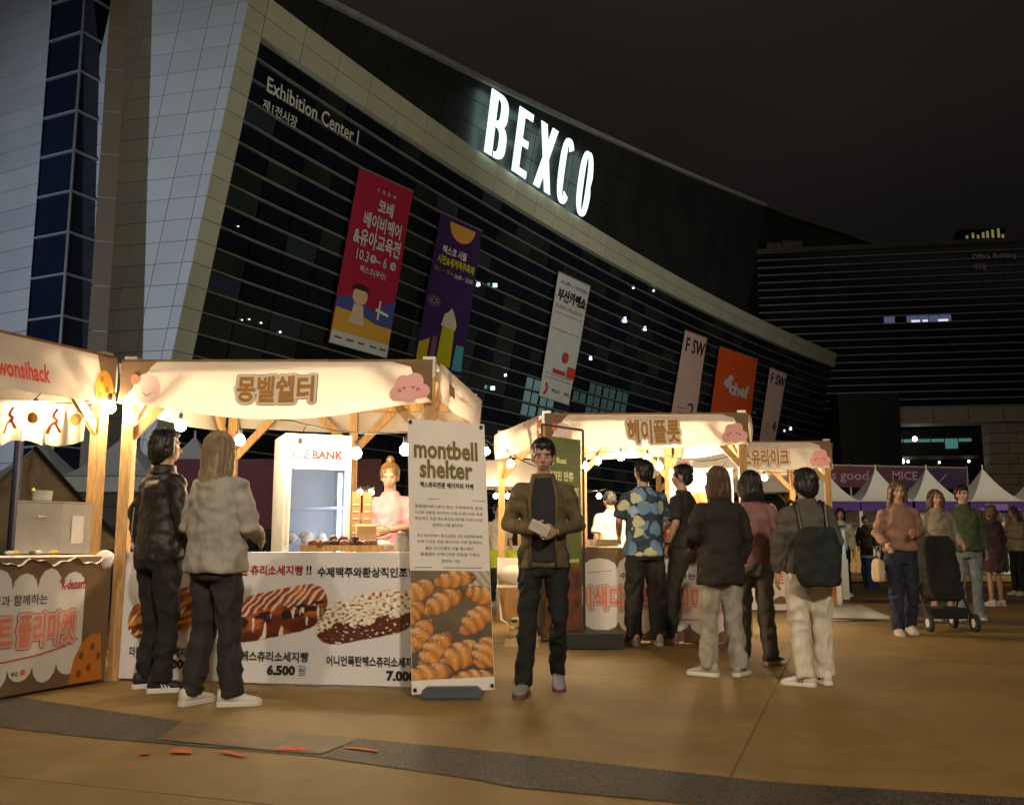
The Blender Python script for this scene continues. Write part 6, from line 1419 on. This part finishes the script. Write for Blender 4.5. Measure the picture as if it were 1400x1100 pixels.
# 5 man in patterned shirt
pt = bpy.data.materials.new('blue_cream_camouflage'); pt.use_nodes = True; n_ = pt.node_tree; b_n = n_.nodes['Principled BSDF']; b_n.inputs['Roughness'].default_value = .8
tcn = n_.nodes.new('ShaderNodeTexCoord'); nzp = n_.nodes.new('ShaderNodeTexNoise'); nzp.inputs['Scale'].default_value = 9; n_.links.new(tcn.outputs['Object'], nzp.inputs[0])
mpp = n_.nodes.new('ShaderNodeMixRGB'); mpp.blend_type = 'ADD'; mpp.inputs[0].default_value = .11; n_.links.new(tcn.outputs['Object'], mpp.inputs[1]); n_.links.new(nzp.outputs['Color'], mpp.inputs[2])
v1 = n_.nodes.new('ShaderNodeTexVoronoi'); v1.inputs['Scale'].default_value = 7.5; n_.links.new(mpp.outputs[0], v1.inputs['Vector'])
sc_ = n_.nodes.new('ShaderNodeSeparateColor'); n_.links.new(v1.outputs['Color'], sc_.inputs[0])
rr = n_.nodes.new('ShaderNodeValToRGB'); rr.color_ramp.interpolation = 'CONSTANT'; el = rr.color_ramp.elements; el[0].position = 0; el[0].color = (*srgb(112, 142, 172), 1); el[1].position = .42; el[1].color = (*srgb(150, 176, 200), 1)
for p_, c in ((.62, srgb(196, 194, 158)), (.82, srgb(84, 108, 134))): e_ = el.new(p_); e_.color = (*c, 1)
n_.links.new(sc_.outputs[0], rr.inputs[0])
lt2 = n_.nodes.new('ShaderNodeMath'); lt2.operation = 'LESS_THAN'; lt2.inputs[1].default_value = .50; n_.links.new(v1.outputs['Distance'], lt2.inputs[0])
mxp = n_.nodes.new('ShaderNodeMixRGB'); mxp.inputs[1].default_value = (*srgb(46, 60, 76), 1); n_.links.new(lt2.outputs[0], mxp.inputs[0]); n_.links.new(rr.outputs[0], mxp.inputs[2]); n_.links.new(mxp.outputs[0], b_n.inputs['Base Color'])
person('man seen from behind in a blue and cream patterned short sleeved shirt', G(884, 882), 8, 1.82, pt, C_('dark_brown_trousers', (.018, .015, .013)), ('short', HAIRB), ((.42, .28, .24), (.5, .42, .38)), vox=.0105, wide=1.18, leg_w=1.22, sleeve='short', hem=.84, head_yaw=10,
       arms={'L': ((-.25, .0, 1.17), (-.20, .20, 1.04)), 'R': ((.25, .0, 1.17), (.21, .18, 1.04))}, legs={'L': ((-.11, .02, .50), (-.13, 0, .09), 20), 'R': ((.11, .02, .50), (.13, 0, .09), -10)})
# 6 man in black polo
t, M6, _ = person('man in a plain black polo shirt standing side on with hand in pocket', G(938, 879), 58, 1.79, C_('black_polo', (.022, .019, .015)), C_('grey_brown_trousers', (.034, .028, .021)), ('short', HAIRB), ((.46, .30, .27), (.55, .45, .42)), vox=.0105, wide=1.12, leg_w=1.08, sleeve='short', hem=.92, head_yaw=14, face=True,
       arms={'L': ((-.26, -.03, 1.17), (-.22, .10, .93)), 'R': ((.25, -.03, 1.15), (.23, .08, .93))}, legs={'L': ((-.10, .08, .50), (-.12, .12, .09), 8), 'R': ((.10, .02, .50), (.12, -.12, .09), -8)})
w0_ = M6 @ Vector((-.23, .075, .975)); MB().lathe(w0_, [(.034, -.012), (.036, 0), (.034, .012)], 12).build('wrist_watch', BLACKM, t)
# 7 white tee vendor, 8 person in white tee and apron
person('vendor in a white tee seen from behind inside the third stall', Vector((PD(838, 742, 12.3).x, 12.3, 0)), 12, 1.66, C_('white_tee', (.66, .62, .54)), C_('apron_brown', (.10, .06, .03)), ('short', HAIRB), vox=.013, sleeve='short', wide=1.25, head_pitch=-12, lean=8)
person('helper in a white tee and dark apron behind the wooden post', Vector((PD(681, 742, 15.6).x, 15.6, 0)), 200, 1.62, C_('white_tee', (.66, .62, .54)), C_('dark_apron', (.02, .018, .016)), ('short', HAIRB), vox=.014, sleeve='short', wide=1.05)
# 9, 10, 11 group on the right of the stalls
person('short haired woman in a long dark waistcoat over pink sleeves and pale jeans', G(990, 924), 14, 1.58, C_('dark_waistcoat', (.018, .013, .011)), C_('pale_jeans', (.30, .27, .22)), ('bob', HAIRBR), ((.35, .30, .26), (.62, .60, .55)), vox=.0105, wide=1.18, leg_w=1.15, hem=.76, head_yaw=-20,
       arms={'L': ((-.26, .0, 1.16), (-.20, .18, 1.10)), 'R': ((.25, .0, 1.15), (.24, .10, .93))}, legs={'L': ((-.10, .05, .50), (-.12, .04, .09), 40), 'R': ((.10, .02, .50), (.14, .0, .09), -50)})
person('woman with dark hair in a dusky pink top and grey jeans beside the waistcoat', G(1034, 908), -12, 1.60, C_('dusky_pink_top', (.22, .105, .10)), C_('grey_jeans', (.15, .145, .14)), ('bob', HAIRB), ((.12, .09, .09), (.6, .58, .55)), vox=.011, wide=1.12, leg_w=1.05, hem=.90, head_yaw=18,
       arms={'L': ((-.24, .0, 1.15), (-.22, .14, .98)), 'R': ((.25, .04, 1.16), (.19, .26, 1.12))}, legs={'L': ((-.10, .02, .50), (-.11, 0, .09), 8), 'R': ((.10, .02, .50), (.13, .03, .09), -40)})
t, M11, _ = person('woman from behind in a grey top with cream wide trousers and striped sneakers', G(1112, 936), 6, 1.53, C_('grey_green_top', (.075, .068, .052)), C_('cream_trousers', (.60, .54, .44)), ('medium', HAIRB), ((.62, .60, .52), (.66, .64, .56)), vox=.0105, wide=1.16, leg_w=1.18, hem=.90, head_yaw=24, stripes=True, stripe_col=(.03, .03, .03),
       arms={'L': ((-.25, .0, 1.15), (-.24, .06, .90)), 'R': ((.25, .0, 1.15), (.24, .06, .90))}, legs={'L': ((-.09, .02, .50), (-.09, -.05, .09), 50), 'R': ((.10, .02, .50), (.13, .06, .09), -6)})
# her dark backpack
bpk = MB(); pts = [[Vector((x * kx, -.16 - .0 * z + y, z)) for x, y in ((-.16, 0), (-.17, -.09), (-.12, -.15), (.12, -.15), (.17, -.09), (.16, 0))] for z, kx in ((.80, .8), (.84, 1.05), (1.05, 1.1), (1.22, 1.0), (1.27, .75))]
bpk.loft(pts); bpk.v = [tuple(M11 @ Vector(v)) for v in bpk.v]
bk_t = thing('backpack', 'slack dark teal backpack worn by the woman in cream trousers', 'backpack', M11 @ Vector((0, -.2, .95)))
organic('bag_body', bpk, C_('dark_teal_canvas', (.008, .012, .012)), bk_t, .014, fold=.012, fscale=(6, 6, 6), smooth_it=10)
for sg_ in (-1, 1): MB().tube([tuple(M11 @ Vector(p)) for p in ((sg_ * .11, -.17, 1.22), (sg_ * .12, -.11, 1.45), (sg_ * .125, 0, 1.492), (sg_ * .13, .12, 1.44))], .012, 6).build('strap', BLACKM, bk_t)
# 12 woman with bags
t, M12, _ = person('woman in a dusty rose top and navy trousers carrying a pale bag, facing the camera', G(1238, 867), 176, 1.68, C_('dusty_rose_top', (.25, .135, .10)), C_('navy_trousers', (.012, .016, .035)), ('long', HAIRBR), ((.45, .40, .36), (.5, .46, .42)), vox=.012, wide=1.14, leg_w=1.10, hem=.95, face=True, head_pitch=-4,
       arms={'L': ((-.24, .0, 1.16), (-.10, .22, 1.16)), 'R': ((.26, .0, 1.15), (.22, .17, 1.02))}, legs={'L': ((-.10, .02, .50), (-.10, -.12, .11), 2, -10), 'R': ((.10, .06, .50), (.11, .10, .09), -6)})
hbg = thing('handbag', 'pale beige handbag hanging at the side of the woman in navy trousers', 'handbag', M12 @ Vector((.30, .10, .70)))
hb_ = MB().loft([[Vector((.30 + x * k, .10 + y * k, z)) for x, y in ((-.035, -.13), (.035, -.13), (.035, .13), (-.035, .13))] for z, k in ((.60, .9), (.63, 1.05), (.82, 1.0), (.86, .7))]); hb_.v = [tuple(M12 @ Vector(v)) for v in hb_.v]; organic('bag_body', hb_, C_('beige_leather', (.42, .33, .20)), hbg, .012, fold=.006, smooth_it=6)
MB().tube([tuple(M12 @ Vector(p)) for p in ((.30, .0, .85), (.27, .06, 1.0), (.25, .12, 1.06), (.28, .18, 1.0), (.30, .2, .85))], .008, 6).build('strap', BLACKM, hbg)
# 13 woman behind the pushchair
person('woman in a stone grey top pushing the dark pushchair', G(1290, 850), 182, 1.68, C_('stone_grey_top', (.23, .20, .15)), C_('black_skirt_cloth', (.012, .011, .010)), ('bob', HAIRBR), ((.45, .40, .36), (.5, .46, .42)), vox=.012, wide=1.15, hem=.95, lower=.55, face=True,
       arms={'L': ((-.24, .02, 1.15), (-.19, .27, 1.02)), 'R': ((.24, .02, 1.15), (.19, .27, 1.02))})
# 14 man in green
person('man in a dull green shirt and light jeans beside the pushchair', G(1327, 846), 168, 1.76, C_('dull_green_shirt', (.055, .075, .035)), C_('light_jeans', (.20, .22, .25)), ('short', HAIRB), ((.3, .28, .26), (.5, .48, .45)), vox=.012, wide=1.12, face=True, head_yaw=20)
person('person in a plum dress with bare legs and white sneakers near the right edge', G(1363, 828), 20, 1.60, C_('plum_cloth', (.07, .035, .045)), C_('plum_cloth', (.07, .035, .045)), ('medium', HAIRBR), ((.62, .55, .48), (.66, .60, .54)), vox=.013, wide=1.1, hem=.90, lower=.62)
person('woman with long brown hair and a beige jumper at the right edge', G(1395, 813), 100, 1.70, C_('beige_jumper', (.36, .27, .17)), C_('black_trouser_cloth', (.012, .012, .012)), ('long', HAIRBR), ((.62, .55, .48), (.66, .60, .54)), vox=.014, wide=1.15, head_pitch=-12, arms={'L': ((-.22, .06, 1.15), (-.10, .28, 1.20)), 'R': ((.22, .06, 1.15), (.10, .28, 1.20))})
person('steward in a black top standing by the lectern', Vector((PD(1184, 742, 27).x, 27, 0)), 175, 1.74, C_('black_polo', (.022, .019, .015)), C_('black_jeans', (.005, .005, .006)), ('short', HAIRB), vox=.018)
person('vendor in a white and yellow bib leaning behind the white podium', Vector((PD(1149, 742, 18.4).x, 18.4, 0)), 170, 1.66, C_('white_bib', (.55, .55, .45)), C_('black_jeans', (.005, .005, .006)), ('bob', HAIRB), vox=.016, lean=10)
person('helper in a mauve top inside the farthest front stall', Vector((PD(1056, 742, 15.7).x, 15.7, 0)), 190, 1.62, C_('mauve_top', (.22, .15, .17)), C_('black_jeans', (.005, .005, .006)), ('bob', HAIRBR), vox=.016, sleeve='short')
for i, (x, Y, c, lab) in enumerate(((1353, 31, (.05, .03, .06), 'distant visitor in dark purple under the lettered tent, leftmost of the row'), (1363, 33, (.30, .26, .22), 'distant visitor in a pale top under the lettered tent'), (1371, 31, (.04, .04, .05), 'distant visitor in dark grey under the lettered tent'), (1381, 34, (.40, .28, .24), 'distant visitor in a peach top under the lettered tent'), (1254, 30, (.06, .05, .05), 'distant visitor in dark clothes between the tents'), (1207, 33, (.2, .1, .1), 'distant visitor in a brick red top left of the woman with bags'))):
    person(lab, Vector((PD(x, 742, Y).x, Y, 0)), 150 + 30 * i, 1.66 + .03 * (i % 3), C_('visitor_top_%d' % i, c), C_('black_jeans', (.005, .005, .006)), ('short' if i % 2 else 'bob', HAIRB), vox=.022, group='distant visitors by the tents')
# pushchair
pc = thing('pushchair', 'dark pushchair with a big black hood rolled toward the camera', 'pushchair', G(1295, 860)); g0 = G(1295, 862); s0 = Matrix.Translation((g0.x, g0.y, 0))
def PX(*p): return tuple(s0 @ Vector(p))
hood = MB().grid(lambda u, v: Vector(PX(.20 * math.cos(math.pi * (1 - u)) , .05 + .26 * math.sin(v * 1.5), .72 + .34 * math.sin(math.pi * u) ** .7 * math.cos(v * 1.4 - .2))), 16, 10)
sbm = C_('black_canvas', (.008, .008, .008))
seat = MB().loft([[Vector(PX(x * k, .02 + y + (z - .4) * .25, z)) for x, y in ((-.21, .12), (-.22, 0), (-.19, -.10), (.19, -.10), (.22, 0), (.21, .12))] for z, k in ((.34, .8), (.40, 1.0), (.72, 1.05), (1.0, .95), (1.08, .7))])
organic('seat_hood', seat, sbm, pc, .014, fold=.012, fscale=(5, 5, 5), smooth_it=10)
MB().box(PX(0, .12, .20), (.42, .42, .12)).build('basket', sbm, pc)
for sg_ in (-1, 1):
    MB().tube([PX(sg_ * .24, .42, 1.02), PX(sg_ * .24, .20, .55), PX(sg_ * .25, -.12, .12)], .013, 8).build('frame_tube', BLACKM, pc); MB().tube([PX(sg_ * .24, .05, .55), PX(sg_ * .26, .38, .12)], .013, 8).build('frame_tube', BLACKM, pc)
    for yy in (-.14, .40):
        whl = MB(); c = Vector(PX(sg_ * .26, yy, .10)); whl.tube([c - Vector((.02, 0, 0)), c + Vector((.02, 0, 0))], .10, 18); w_o = whl.build('wheel', mat('rubber', (.02, .02, .02), .7), pc)
        MB().tube([c - Vector((.024, 0, 0)), c + Vector((.024, 0, 0))], .05, 12).build('hub', WHITEPL, w_o)
MB().tube([PX(-.24, .42, 1.02), PX(-.24, .46, 1.04), PX(.24, .46, 1.04), PX(.24, .42, 1.02)], .014, 8).build('handle', BLACKM, pc)
clk('people')
finish_jobs()
clk('remesh')
